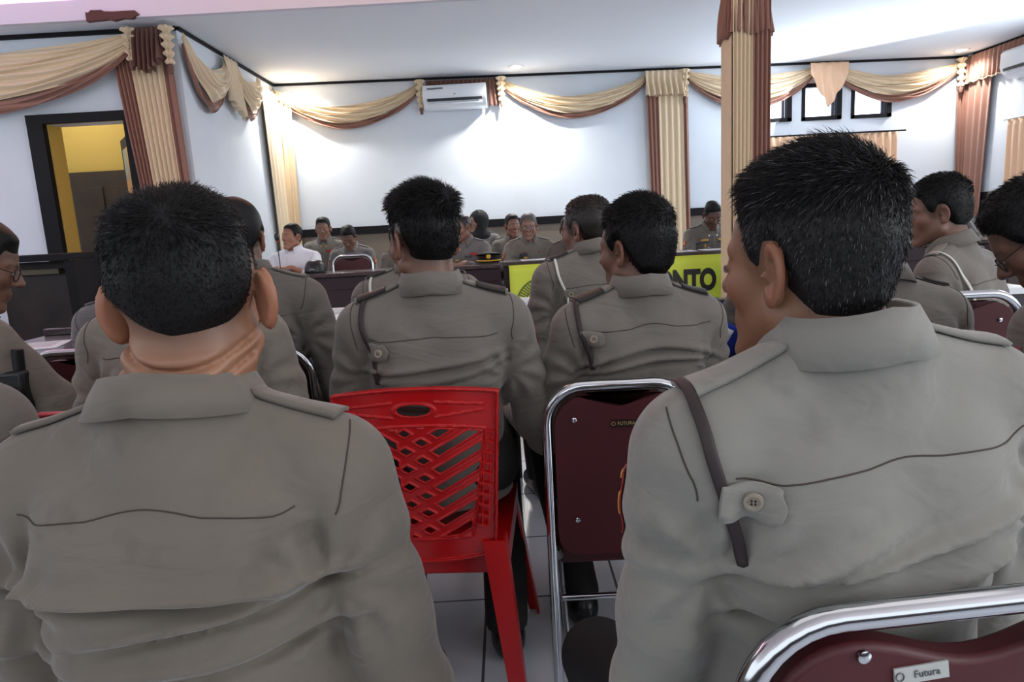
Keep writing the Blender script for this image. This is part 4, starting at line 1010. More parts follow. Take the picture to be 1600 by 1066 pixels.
    if head:
        # eyes
        if o.get('eyes', True):
            for s in (-1, 1):
                def HW(v): return Vector(tuple(H + Hd @ (np.array(v) * hs)))
                op = o.get('open', 1.0)
                c = V3(s * .031, .0695, .003); R0 = .0148; mb = MB(); n = 12
                rows = []
                for j in range(7):
                    for i in range(13):
                        u = (i / 12 - .5) * 2; v = (j / 6 - .5) * 2
                        ax_ = u * .80; az_ = v * .33 * op * math.sqrt(max(0, 1 - u * u)) - .12
                        rows.append(HW(c + V3(math.sin(ax_) * math.cos(az_), math.cos(ax_) * math.cos(az_), math.sin(az_)) * R0))
                mb.add(rows, [(j * 13 + i, j * 13 + i + 1, j * 13 + 14 + i, j * 13 + 13 + i) for j in range(6) for i in range(12)])
                e = mb.build('eye', mat('eye_white', (206, 196, 188), .25), t)
                gz = o.get('gaze', 0.0)
                mb = MB(); rows = [HW(c + V3(math.sin(gz), math.cos(gz), -.12) * (R0 + .0007))]
                for k in range(14):
                    a = 2 * math.pi * k / 14; vv = max(-.30 * op, min(.26 * op, .34 * math.sin(a)))
                    rows.append(HW(c + V3(math.sin(gz + .34 * math.cos(a)), math.cos(gz + .34 * math.cos(a)) * math.cos(vv), vv - .12) * (R0 + .0006)))
                mb.add(rows, [(0, 1 + k, 1 + (k + 1) % 14) for k in range(14)])
                mb.build('iris', mat('iris', (28, 18, 14), .2), e)
        # hair
        hc = MATS[hairc]
        th_top, th_side = o.get('top', .016), o.get('side', .004)
        def hairf(pw):
            q = ((pw - H) @ Hinv) / hs; hm = hairmask(q, o)
            up = np.clip((q[:, 2] - .045 - .25 * np.clip(np.abs(q[:, 0]) - .045, 0, 1)) / .065, 0, 1); tz = th_side + (th_top - th_side) * up * up * (3 - 2 * up)
            wd = o.get('wide', 1.0); p = q * V3(1 / wd, 1, 1)
            d = smin(ell(p, (0, -.016, .036), (.073, .088, .082)), smin(ell(p, (0, .026, .028), (.060, .060, .062)), ell(p, (0, .028, -.022), (.058, .058, .074)), .02), .02)
            nk = cap(q, (0, -.030, -.03), (0, -.02, -.09), .055, .052); d = smin(d, nk, .03)
            fade = np.clip((hm - .001) / (.026 + .03 * np.clip(q[:, 1] / .08, 0, 1)), 0, 1) ** .7
            t_ = -.006 + (tz + .006) * fade
            t_ = t_ + .0022 * wob(q * V3(1, 1, .5), 60, seed) * fade * np.clip(th_top / .014, .4, 1.6)
            if o.get('quiff'): t_ = t_ + o['quiff'] * np.exp(-((q[:, 0] + o.get('qx', 0)) ** 2 / .0016 + (q[:, 1] - .075) ** 2 / .0009 + (q[:, 2] - .085) ** 2 / .0014)) 
            return (d - t_) * hs
        V, Q = net(lambda p: np.maximum(hairf(p), -(hairf(p) + .012)), H - .15, H + .165, min(res, .005) if res < .007 else .006)
        hr = link('hair', mesh_np('hair', V, Q), hc, t)
        if strands:
            rs = np.random.RandomState(seed + 5)
            d0 = hairf(V); keep = np.where(np.abs(d0) < .002)[0]; qk = ((V[keep] - H) @ Hinv) / hs
            hmk = hairmask(qk, o); keep = keep[hmk > .004]
            ii = rs.choice(keep, strands); p0 = V[ii] + rs.normal(size=(strands, 3)) * .0016
            nr = grad(hairf, p0, .004); q0 = ((p0 - H) @ Hinv) / hs
            # comb: from the crown outwards
            crown = V3(o.get('cx', .01), -.07, .095); cd = q0 - crown
            fw = np.tile(V3(0, .7, -.15), (strands, 1)); topm = np.clip((q0[:, 2] - .05) / .04, 0, 1)[:, None]
            cdn = cd / (np.linalg.norm(cd, axis=1)[:, None] + 1e-6)
            dirq = cdn * .8 + fw * topm * o.get('comb', .8) + V3(0, 0, -1.0) * (1 - topm)
            dw = dirq @ Hd.T; dw -= nr * (dw * nr).sum(1)[:, None]; dw /= np.linalg.norm(dw, axis=1)[:, None] + 1e-6
            lift = (o.get('lift', .5) * topm + .18 + rs.uniform(0, .25, (strands, 1)))
            dw = dw + nr * lift + rs.normal(size=(strands, 3)) * .16; dw /= np.linalg.norm(dw, axis=1)[:, None]
            ln = (o.get('slen', .016) * (.35 + .65 * topm) * rs.uniform(.5, 1.15, (strands, 1))) * np.clip(hairmask(q0, o) / .03, .25, 1)[:, None]
            sd = np.cross(dw, rs.normal(size=(strands, 3))); sd /= np.linalg.norm(sd, axis=1)[:, None]; sd2 = np.cross(dw, sd)
            wdt = o.get('sw', .00045)
            base_ = p0 - nr * .002
            mid_ = base_ + dw * ln * .55 + nr * ln * .05; tip = base_ + dw * ln - nr * ln * .12
            ang3 = [0, 2.094, 4.189]
            Vs = np.concatenate([np.stack([base_ + (sd * math.cos(a) + sd2 * math.sin(a)) * wdt for a in ang3], 1), np.stack([mid_ + (sd * math.cos(a) + sd2 * math.sin(a)) * wdt * .8 for a in ang3], 1), tip[:, None]], 1)
            n_ = strands; b_ = np.arange(n_)[:, None] * 7
            F4 = np.concatenate([b_ + np.array([[k, (k + 1) % 3, 3 + (k + 1) % 3, 3 + k]]) for k in range(3)] + [b_ + np.array([[3 + k, 3 + (k + 1) % 3, 6, 6]]) for k in range(3)])
            Fl = [tuple(f) if f[2] != f[3] else tuple(f[:3]) for f in F4.tolist()]
            me = bpy.data.meshes.new('hair_strands'); me.from_pydata(Vs.reshape(-1, 3).tolist(), [], Fl); me.update()
            gr = o.get('grey', 0)
            me.materials.append(hc)
            if gr:
                me.materials.append(MATS['HAIR_GREY']); mi = np.zeros(len(Fl), np.int32)
                g_ = rs.rand(n_) < gr * (1.3 - topm[:, 0]); mi = np.tile(g_.astype(np.int32), 6); me.polygons.foreach_set('material_index', mi)
            so = link('strands', me, None, hr, smooth=True)
        if glasses:
            gm = MATS['DARKCLOTH']; HWv = lambda *v: Vector(tuple(H + Hd @ (V3(*v) * hs)))
            gl = MB()
            for s in (-1, 1):
                gl.tube([HWv(s * (.031 + .023 * math.cos(a)), .097 - .012 * abs(.5 + .5 * math.cos(a)), .0 + .017 * math.sin(a)) for a in np.linspace(0, 6.283, 17)[:-1]], .0014, 6, closed=True)
                gl.tube([HWv(s * .054, .087, .006), HWv(s * .078, .06, .008), HWv(s * .081, .0, .014), HWv(s * .082, -.008, .006)], .0013, 6)
            gl.tube([HWv(-.009, .099, .004), HWv(0, .102, .006), HWv(.009, .099, .004)], .0013, 6)
            e = gl.build('spectacles', gm, t)
            lm = MB()
            for s in (-1, 1):
                lm.add([HWv(s * (.031 + .022 * math.cos(a)), .097 - .012 * abs(.5 + .5 * math.cos(a)), .0 + .016 * math.sin(a)) for a in np.linspace(0, 6.283, 17)[:-1]], [tuple(range(16))])
            lm.build('lens', MATS['LENS'], e, smooth=False)
    # ---- shirt
    smt = MATS[shirt]
    V, Q = net(shirtf, lo, hi, wf)
    so = link('shirt', mesh_np('shirt', V, Q), smt, t)
    hidden = lambda p: shirtf(p, True)
    def surf(pts, off=0.0, it=6):
        p, n = project(hidden, frT(pts), off, it); return p, n
    def ribbon(name, pts, w, off, m, th=.0018, parent=None, sub=10, wend=None, tube=None, pw=1.0):
        pts = np.array(pts, float); ts = np.linspace(0, len(pts) - 1, sub * (len(pts) - 1) + 1)
        P_ = np.stack([np.interp(ts, range(len(pts)), pts[:, k]) for k in range(3)], 1)
        p, n = surf(P_, off)
        tg = np.gradient(p, axis=0); tg /= np.linalg.norm(tg, axis=1)[:, None] + 1e-9
        if tube: 
            return MB().tube([tuple(v) for v in p], tube, 8).build(name, m, parent or t)
        sdv = np.cross(tg, n); sdv /= np.linalg.norm(sdv, axis=1)[:, None] + 1e-9
        ws = np.full(len(p), w / 2) if wend is None else np.interp(ts / ts[-1], *wend) * w / 2
        rows = []
        for k in (-1, -.5, 0, .5, 1):
            qq, _n = project(hidden, p + sdv * (ws * k)[:, None], off, 2); rows.append(qq)
        V = np.stack(rows, 1).reshape(-1, 3); L_ = len(p)
        mb = MB().add(V, [(i * 5 + k, i * 5 + k + 1, i * 5 + 6 + k, i * 5 + 5 + k) for i in range(L_ - 1) for k in range(4)])
        return mb.build(name, m, parent or t, solid=th * 1.6)
    if collar and head:
        mb = MB(); nu = 48
        rows = []
        cz = o.get('collar', .040)
        for (rz_, rr_, kind) in ((-.022, .064, 0), (cz * .55, .060, 0), (cz, .060, 0), (cz + .002, .0635, 0), (cz * .6, .070 + cw * .6, 0), (-.004, .079 + cw, 1)):
            for i in range(nu + 1):
                a = math.radians(-158 + 316 * i / nu); sx_, cy_ = math.sin(a), -math.cos(a)
                fr_ = max(0, (abs(math.degrees(a)) - 95) / 63)
                z = rz_ - .030 * fr_ - (.030 * fr_ ** 2 if kind else 0); r1 = rr_ + (.014 * fr_ if kind else 0) 
                r1 = r1 + (neckr - .052) * 1.15 + .002
                rows.append((sx_ * r1 * .98, cy_ * r1 * 1.02 - .004 + .012 * fr_, z - .004 + .01 * (1 - abs(sx_)) * (1 if cy_ < 0 else 0)))
        W_ = frT(rows)
        mb.add(W_, [(j * (nu + 1) + i, j * (nu + 1) + i + 1, (j + 1) * (nu + 1) + i + 1, (j + 1) * (nu + 1) + i) for j in range(5) for i in range(nu)])
        mb.build('collar', smt, t, solid=.0022)
    SE = MATS['SEAM']
    if seam:
        ys = -.16
        ribbon('yoke_seam', [(x, -.14, yoke - .25 * x * x) for x in np.linspace(-.155 - ao * .5, .155 + ao * .5, 9)], 0, .0002, SE, tube=.0009 if res < .005 else .0011)
        for s in (-1, 1):
            ribbon('armhole_seam', [(s * (x_ + ao), y_, z_) for x_, y_, z_ in ((.166, -.02, -.02), (.172, -.06, -.05), (.172, -.09, -.09), (.171, -.10, -.12))], 0, .0002, SE, tube=.0009 if res < .005 else .0011, sub=7)
    if epaul:
        for s in (-1, 1):
            e = ribbon('epaulette', [(s * .178 * sh, -.012, .0), (s * .15 * sh, -.010, .02), (s * .10 * sh, -.008, .03), (s * .078 * sh, -.008, .04)], .046, .0045, smt, .003, wend=((0, .9, 1), (1, .85, .2)))
            if epaul == 'dark': ribbon('rank_slide', [(s * .172 * sh, -.012, .0), (s * .15 * sh, -.010, .02), (s * .11 * sh, -.008, .03)], .050, .0075, MATS['DARKCLOTH'], .003, parent=e)
    if tab:
        s = tab; tz = yoke - .035
        e = ribbon('back_tab', [(s * (.166 + ao), -.14, tz - .004), (s * (.145 + ao), -.14, tz), (s * (.12 + ao), -.14, tz + .003), (s * (.102 + ao), -.14, tz + .005)], .036, .006, smt, .003, wend=((0, .75, .88, 1), (1, 1, .75, .12)))
        bp_, bn = surf([(s * (.130 + ao), -.14, tz + .002)], .009)
        Rm = Rface(Vector(tuple(bn[0])))
        MB().lathe([(.001, .002), (.0045, .0015), (.0062, .0032), (.0088, .0028), (.0095, .001), (.009, -.001)], tuple(bp_[0]), 24, R=Rm).build('button', MATS['BUTTON'], e)
        hb = MB()
        for k in range(4):
            a = math.pi / 4 + math.pi / 2 * k; hb.lathe([(.0009, .0035), (.0009, .0008)], Vector(tuple(bp_[0])) + Rm @ Vector((.0024 * math.cos(a), .0024 * math.sin(a), 0)), 8, R=Rm)
        hb.build('button_hole', MATS['DARKCLOTH'], e)
    if cord:
        s = cord[0]; m_ = MATS[cord[1]]
        cp = [(s * (x_ + ao), y_, z_) for x_, y_, z_ in ((.140, .03, .02), (.144, -.03, .01), (.148, -.08, -.03), (.151, -.12, -.08), (.152, -.13, yoke - .04), (.150, -.13, yoke - .08), (.154, -.13, yoke - .12))]
        ts_ = np.linspace(0, len(cp) - 1, 50); cp = np.array(cp); P_ = np.stack([np.interp(ts_, range(len(cp)), cp[:, k]) for k in range(3)], 1)
        pc_, nc_ = project(lambda q: shirtf(q, False), frT(P_), .0045, 6)
        for k in range(3): pc_[1:-1] = (pc_[:-2] + pc_[1:-1] * 2 + pc_[2:]) / 4
        tg = np.gradient(pc_, axis=0); tg /= np.linalg.norm(tg, axis=1)[:, None]; sv = np.cross(tg, nc_); sv /= np.linalg.norm(sv, axis=1)[:, None] + 1e-9
        rows = np.stack([pc_ + sv * cord[2] * .5 * k + nc_ * .0012 * (1 - abs(k)) for k in (-1, -.5, 0, .5, 1)], 1).reshape(-1, 3)
        MB().add(rows, [(i * 5 + k, i * 5 + k + 1, i * 5 + 6 + k, i * 5 + 5 + k) for i in range(49) for k in range(4)]).build('shoulder_cord', m_, t, solid=.004)
    if patch:
        for (s, kind) in patch:
            # sleeve badge on the outer upper arm, projected on to the cloth
            mid = Sj[s] * .78 + E[s] * .22
            for nm_, dz_, w_, h_, m_ in (('sleeve_badge', 0, .052, .062, 'BADGE_RED'), ('badge_device', .004, .026, .026, 'BADGE_GOLD'), ('badge_title', .041, .058, .016, 'BADGE_RED'), ('badge_title_letters', .041, .040, .006, 'BADGE_GOLD')):
                off = .0025 if nm_ in ('sleeve_badge', 'badge_title') else .0045
                c = mid + V3(s * .08, kind, dz_ - .0)
                g = [(c[0], c[1] + w_ * (u - .5) * (1 if nm_ != 'sleeve_badge' else (1 if v > .35 else .25 + v * 2)), c[2] + h_ * (v - .5)) for v in np.linspace(0, 1, 9) for u in np.linspace(0, 1, 8)]
                p, n = surf(g, off, 5)
                MB().add(p, [(j * 8 + i, j * 8 + i + 1, j * 8 + 9 + i, j * 8 + 8 + i) for j in range(8) for i in range(7)]).build(nm_, MATS[m_], t, solid=.0018)
    if chest:
        for (nm_, x, z, w_, h_, m_) in chest:
            if nm_.startswith('T:'):
                p, n = surf([(x, .16, z)], .004); nn = Vector(tuple(n[0])); text_obj(nm_[2:], Vector(tuple(p[0])) + nn * .001, Rface(nn), h_ * 1.3, MATS[m_], t, 'chest_lettering', .001, 1.0, .0004); continue
            g = [(x + w_ * (u - .5), .16, z + h_ * (v - .5)) for v in np.linspace(0, 1, 6) for u in np.linspace(0, 1, 6)]
            p, n = surf(g, .003, 5)
            MB().add(p, [(j * 6 + i, j * 6 + i + 1, j * 6 + 7 + i, j * 6 + 6 + i) for j in range(5) for i in range(5)]).build(nm_, MATS[m_], t, solid=.002)
        ribbon('placket', [(0, .16, -.06), (0, .16, -.12), (0, .17, -.2), (0, .17, -.3)], .03, .002, smt, .002)
    # ---- trousers and shoes
    if legs:
        pm = MATS['TROUSER']; ry = frame(yaw + math.radians(legdir)); hipc = frT((0, hipf, -Ls))[0]; hipc[2] = seat + .09
        def LW(v): return hipc + ry @ np.array(v)
        J = {}
        for s in (-1, 1): J[s] = (LW((s * .09, .0, 0)), LW((s * .15, .40, kneez)), LW((s * .13, footy, -(hipc[2] - .09))))
        def pf(p):
            d = ell(p - hipc, (0, 0, 0), (.17, .15, .10)) if False else sph(p, hipc + V3(0, 0, -.0), .10)
            for s in (-1, 1):
                h_, k_, a_ = J[s]; d = smin(d, cap(p, h_, k_, .082, .066), .04); d = smin(d, cap(p, k_, a_, .066, .055), .02)
            d = smin(d, cap(p, LW((-.09, -.02, .01)), LW((.09, -.02, .01)), .092), .04)
            return np.maximum(d + .004 * wob(p, 16, seed + 3), .075 - p[:, 2] * 1.0)
        pl = np.array([j for s in (-1, 1) for j in J[s]] + [hipc])
        V, Q = net(pf, pl.min(0) - .13, pl.max(0) + .13, max(res, .009))
        link('trousers', mesh_np('trousers', V, Q), pm, t)
        for s in (-1, 1):
            a_ = J[s][2]; fw_ = ry @ V3(0, 1, 0)
            def sf(p):
                r_ = p - V3(a_[0], a_[1], 0); y_ = r_ @ fw_; x_ = r_ @ (ry @ V3(1, 0, 0)); q_ = np.stack([x_, y_, r_[:, 2]], 1)
                d = smin(ell(q_, (0, .09, .035), (.048, .10, .040)), ell(q_, (0, -.01, .05), (.045, .065, .06)), .03)
                return np.maximum(d, .006 - q_[:, 2])
            V, Q = net(sf, np.array([a_[0], a_[1], .05]) - .22, np.array([a_[0], a_[1], .05]) + .22, .01)
            link('shoe', mesh_np('shoe', V, Q), MATS['SHOE'], t)
    return dict(t=t, H=H, N=N, T=T, Hd=Hd, frT=frT, surf=surf, ribbon=ribbon, hs=hs, sc=sc, E=E, Wr=Wr, sm=smt, body=bo, shirtf=shirtf, hair=hr if head else None)

for nm, c in (('SHIRT', (113, 107, 99)), ('SHIRT_WARM', (115, 107, 96)), ('SHIRT_COOL', (112, 107, 106)), ('SHIRT_DIM', (99, 93, 87)), ('SHIRT_PALE', (138, 136, 128)), ('SHIRT_PURPLE', (108, 102, 104))):
    mat(nm, c, .8, sheen=.25, weave=(420, .12), bump=(260, .10, .0008), var=(5, tuple(int(x * .93) for x in c), .4, .75), wrinkle=(9, .55, .012), spots=(13, tuple(int(x * .88) for x in c), .58, .70) if nm in ('SHIRT_WARM', 'SHIRT_PALE') else None)
mat('SHIRT_WHITE', (226, 228, 236), .8, sheen=.2); mat('SHIRT_BLUEGREY', (170, 178, 194), .8, sheen=.2)
mat('SEAM', (66, 58, 50), .8)
m_ = mat('LENS', (235, 240, 245), .05); m_.node_tree.nodes['Principled BSDF'].inputs['Alpha'].default_value = 0.1
mat('DARKCLOTH', (30, 26, 26), .6); mat('BUTTON', (150, 140, 124), .35)
mat('CORD_DARK', (46, 34, 34), .6, bump=(300, .2, .001)); mat('CORD_WHITE', (210, 208, 200), .6)
mat('HAIRM', (15, 14, 15), .5, bump=(300, .5, .002), spec=.22); mat('HAIR_BROWN', (30, 23, 20), .42, bump=(300, .5, .002), spec=.4)
mat('HAIR_SALT', (26, 25, 26), .5, bump=(300, .5, .002), spec=.25); mat('HAIR_GREY', (92, 90, 92), .5); mat('HAIR_OLD', (84, 80, 78), .55, bump=(200, .5, .002))
mat('TROUSER', (27, 25, 25), .8, bump=(120, .1, .001)); mat('SHOE', (18, 18, 19), .3)
mat('BADGE_RED', (150, 40, 34), .6, bump=(500, .2, .001)); mat('BADGE_GOLD', (200, 156, 66), .5); mat('BADGE_NAVY', (44, 46, 60), .6); mat('BADGE_WHITE', (222, 222, 222), .6)
for k in ('SHIRT', 'SHIRT_WARM'): pass
# ---- the audience, seen from behind
build_person('person', 'person at front left seen from behind, broad back, bare creased neck and black hair', 303, 472, .78, yaw=-2, lean=6, hyaw=8, hroll=-2, hpitch=-4, res=.0034, skin=(158, 114, 88),
    shirt='SHIRT_WARM', o=dict(wide=1.02, ear=1.08, flare=.72, creases=((-.060, .008, -.06), (-.083, .007, .03)), nape=-.030, stub=.55, fadew=.03, asym=.022, sideup=.016, hsize=.97, top=.016, side=.004, slen=.015, sw=.0004, lift=.12, comb=.3, collar=.036), strands=16000, neckr=.066, cw=.004, shoulder=1.06, belly=1.12, epaul=True,
    arms=(((.22, .03, -.38), (.2, .25, -.46), (-.2, .95, -.2)),) * 2, seat=.38, kneez=-.15, folds=((-.19, .01, .10, .017, .010, -.23, .15), (-.225, .18, .2, .012, .009, -.06, .19), (-.27, .1, .4, .010, .012, -.2, .2)), ao=.03, seed=1, shift=-.02, yoke=-.09, neck=.03, cloth_res=.005)
build_person('person', 'person at front right in pale uniform, head turned left, black hair flecked with grey', 1256, 418, .71, yaw=11, lean=-2, lean_side=-3, hipf=.07, hyaw=31, hroll=0, hpitch=2, res=.0032, skin=(134, 95, 72),
    shirt='SHIRT_PALE', hairc='HAIR_SALT', o=dict(ear=1.05, wide=.89, flare=.42, nape=-.062, stub=.35, hsize=.915, top=.017, side=.006, slen=.020, sw=.0004, lift=.42, comb=.5, grey=.16, collar=.040), strands=22000, neckr=.054, cw=.004, shoulder=1.04, belly=1.06, ao=.042, seat=.36,
    arms=(((.20, .03, -.37), (.08, .22, -.46), (-.5, .8, -.3)),) * 2, kneez=-.13, tab=-1, cord=(-1, 'CORD_DARK', .011), patch=[(-1, .055)], folds=((-.16, .28, .2, .010, .010, -.18, -.02), (-.185, .16, .2, .016, .010, -.12, .2), (-.235, .15, .3, .010, .010, -.16, .2)), seed=2, shift=.018, yoke=-.078, neck=.002, cloth_res=.005, epaul=True)
build_person('person', 'person on the red plastic chair, back to us, dark quiff, grey brown uniform', 662, 380, 1.58, yaw=4, lean=-6, hyaw=38, hpitch=2, res=.005, skin=(124, 88, 72),
    o=dict(flare=.4, nape=-.040, stub=.75, fadew=.03, sideup=.012, top=.024, side=.003, slen=.030, sw=.0006, lift=.45, quiff=.016, qx=.01, collar=.042), strands=9000, arms=('rest', 'rest'), tab=-1, cord=(-1, 'CORD_DARK', .011), patch=[(1, .04)],
    folds=((-.165, .10, .2, .011, .010, -.15, .13), (-.20, .14, .5, .008, .010, -.04, .15), (-.26, -.05, .5, .007, .012, -.15, .1)), footy=.0, seed=3, yoke=-.08, neck=.020, epaul='dark', shoulder=1.0)
build_person('person', 'person on the red banquet chair right of centre, back to us, thick black hair', 992, 392, 1.66, yaw=10, lean=-5, hyaw=42, hpitch=3, res=.005, skin=(120, 84, 68),
    o=dict(flare=.4, nape=-.072, stub=.4, top=.022, side=.010, slen=.020, sw=.0006, lift=.4, collar=.040), strands=9000, arms=('rest', 'rest'), tab=-1, cord=(-1, 'CORD_DARK', .011),
    folds=((-.125, .03, -1.6, .011, .010, -.16, .16), (-.155, .06, -1.0, .012, .010, -.13, .17), (-.215, -.05, -.5, .007, .010, -.15, .1)), shoulder=.97, footy=.10, seed=4, yoke=-.05, neck=.010, shift=-.012, ao=.03, epaul='dark')
build_person('person', 'person with a white shoulder cord seated just beyond the thick haired man', 916, 362, 2.42, yaw=14, lean=5, hyaw=46, hpitch=3, res=.0055, skin=(118, 84, 70), hairc='HAIR_BROWN',
    o=dict(flare=.4, nape=-.050, stub=.7, top=.012, side=.004, slen=.012, sw=.0008, collar=.040), strands=5000, arms=('rest', 'table'), tab=-1, cord=(-1, 'CORD_WHITE', .008), seed=5, yoke=-.10, neck=-.005, epaul='dark', seat=.46, legs=True)
build_person('person', 'person with a white cord mostly hidden behind the quiffed man, only cheek and shoulder showing', 641, 382, 2.42, yaw=8, lean=8, hyaw=36, hpitch=4, res=.0065, skin=(112, 82, 70),
    o=dict(nape=-.050, stub=.6), arms=('rest', 'table'), cord=(-1, 'CORD_WHITE', .008), seed=6, yoke=-.12, neck=.015, epaul='dark', seat=.46)
build_person('person', 'person in left profile at right, seated beyond the grey flecked man', 1466, 334, 2.38, yaw=34, lean=14, hyaw=62, hpitch=6, res=.005, skin=(122, 88, 74),
    o=dict(flare=.4, nape=-.060, stub=.5, top=.022, side=.008, slen=.018, sw=.0007), strands=6000, arms=('rest', 'table'), cord=(-1, 'CORD_WHITE', .008), seed=7, yoke=-.13, neck=.042, seat=.46, epaul=True,
    folds=((-.27, -.10, .4, .012, .012, -.1, .16), (-.31, .1, .4, .008, .012, -.1, .16)))
build_person('person', 'person hidden behind the grey flecked head, only right shoulder and back showing', 1352, 378, 1.72, yaw=6, lean=12, hyaw=20, hpitch=10, res=.006, skin=(118, 84, 70),
    o=dict(nape=-.050, stub=.6, side=.004), arms=('rest', 'rest'), seed=8, yoke=-.12, neck=.03, shoulder=.98, epaul='dark', folds=((-.21, .02, .3, .012, .012, -.1, .16), (-.26, .1, .4, .008, .012, -.1, .16)))
build_person('person', 'person at the right edge with glasses looking down, red badge on the left sleeve', 1628, 372, 1.46, yaw=24, lean=10, hyaw=50, hpitch=40, res=.005, skin=(112, 80, 66), shirt='SHIRT_DIM',
    o=dict(flare=.4, nape=-.055, stub=.5, top=.022, side=.008, slen=.018, sw=.0006), strands=5000, arms=('rest', 'lap'), patch=[(-1, .03)], glasses=True, seed=9, yoke=-.12, neck=.045)
build_person('person', 'person in a pale blue shirt cut off by the lower right edge', 1850, 400, 1.02, yaw=0, lean=4, res=.008, skin=(130, 95, 78), shirt='SHIRT_BLUEGREY', arms=('rest', 'rest'), seed=10, epaul=False, seam=False)
build_person('person', 'person hidden by the front left head, both shoulders showing past his neck', 287, 400, 1.52, yaw=2, lean=8, hyaw=6, hpitch=8, res=.006, skin=(130, 94, 76), shirt='SHIRT_WARM',
    arms=('rest', 'rest'), seed=11, yoke=-.10, neck=.02, shoulder=.98)
build_person('person', 'person in darker uniform showing right of the front left head', 372, 378, 2.1, yaw=2, lean=6, hyaw=4, hpitch=6, res=.006, skin=(124, 90, 74), shirt='SHIRT_DIM', o=dict(side=.008, top=.02),
    arms=('rest', 'rest'), seed=12, yoke=-.12, neck=.02, shoulder=1.02, shift=.03, seat=.46)
build_person('person', 'person in purplish grey uniform showing left of the front left head', 214, 408, 2.38, yaw=0, lean=6, hyaw=0, hpitch=2, res=.006, skin=(124, 90, 74), shirt='SHIRT_PURPLE',
    o=dict(flare=.8), arms=('rest', 'rest'), seed=13, yoke=-.10, neck=.045, seat=.46, shoulder=.95)
g = build_person('person', 'person with glasses at the left edge writing on a table', -36, 415, 1.78, yaw=-22, lean=18, hyaw=-56, hpitch=22, res=.0055, skin=(126, 92, 76), shirt='SHIRT_WARM',
    o=dict(flare=.4, fore=.042, top=.02), arms=('rest', 'write'), glasses=True, seed=14, yoke=-.12, neck=.045, shoulder=.98)
g9 = None
build_person('person', 'person at the lower left edge, only a right shoulder showing', -205, 470, 1.0, yaw=0, lean=4, res=.008, skin=(130, 95, 78), arms=('rest', 'rest'), seed=15, shoulder=1.0)
g16 = build_person('person', 'person wearing a blue armband, seated behind the front right face', 1240, 382, 2.2, yaw=0, lean=6, hyaw=0, res=.0065, skin=(120, 88, 72), shirt='SHIRT_DIM', arms=('table', 'table'), seed=16, neck=.0, seat=.46)

# ---- the front rows, facing us
def RANK(): return [('gold_badge', -.075, -.115, .05, .018, 'BADGE_GOLD'), ('ribbon_bar', .075, -.115, .06, .016, 'BADGE_RED'), ('name_tape', -.075, -.14, .075, .012, 'BADGE_NAVY')]
CL = dict(res=.0065, seam=False, seat=.45)
# white shirted man with folded arms
build_person('person', 'person in a white shirt with folded arms at the left end of the front desk', 456, 371, 6.12, yaw=172, lean=-4, hyaw=150, hpitch=-6, skin=(164, 116, 92), shirt='SHIRT_WHITE', arms=('foldhi', 'foldhi'), sleeve_len=.62, seed=21, epaul=False, neck=.02, shoulder=1.08, belly=1.15, chest=[('pocket_flap', .08, -.16, .08, .02, 'SHIRT_WHITE')], **CL)
build_person('person', 'person in uniform seated behind the white shirted man, looking ahead', 505, 358, 7.2, yaw=184, hyaw=186, hpitch=6, skin=(136, 98, 80), arms=('lap', 'lap'), seed=22, chest=[('ribbon_bar', .075, -.115, .09, .035, 'BADGE_RED'), ('collar_patch', .035, -.045, .02, .03, 'BADGE_GOLD'), ('collar_patch', -.035, -.045, .02, .03, 'BADGE_GOLD')], patch=[(1, .06)], **CL)
build_person('person', 'person in uniform looking down behind the empty red chair at the front', 545, 372, 6.85, yaw=180, lean=8, hyaw=180, hpitch=32, skin=(120, 86, 70), shirt='SHIRT_COOL', arms=('lap', 'lap'), seed=23, patch=[(-1, .06), (1, .06)], chest=[('T:POLRI', .075, -.125, .08, .022, 'BADGE_NAVY'), ('collar_patch', .035, -.045, .02, .02, 'BADGE_GOLD')], **CL)
build_person('person', 'person in uniform with hands on the desk beside the peaked cap, looking left', 722, 357, 6.15, yaw=168, lean=6, hyaw=138, hpitch=6, skin=(140, 102, 84), shirt='SHIRT_COOL', arms=('deskclasp', 'deskclasp'), seed=24, patch=[(1, .08)], chest=[('T:POLRI', .06, -.13, .08, .018, 'BADGE_NAVY'), ('ribbon_bar', .10, -.10, .05, .03, 'BADGE_RED'), ('gold_badge', -.07, -.16, .05, .016, 'BADGE_GOLD'), ('collar_patch', -.035, -.05, .02, .03, 'BADGE_GOLD')], o=dict(side=.002, top=.010, fore=.075), hairc='HAIR_BROWN', **CL)
f5 = build_person('person', 'person wearing a black headscarf seated by the far wall, face to the left', 747, 347, 7.3, yaw=176, hyaw=120, skin=(150, 114, 96), shirt='SHIRT_COOL', arms=('lap', 'lap'), seed=25, patch=[(1, .06)], shoulder=.9, collar=False, **CL)
build_person('person', 'person in uniform with a white cord seated behind the spectacled grey man', 801, 354, 6.9, yaw=176, hyaw=196, hpitch=-2, skin=(138, 98, 80), arms=('lap', 'lap'), seed=26, cord=None, patch=[(-1, .06)], chest=[('white_cord', -.09, -.12, .012, .16, 'BADGE_WHITE')], **CL)
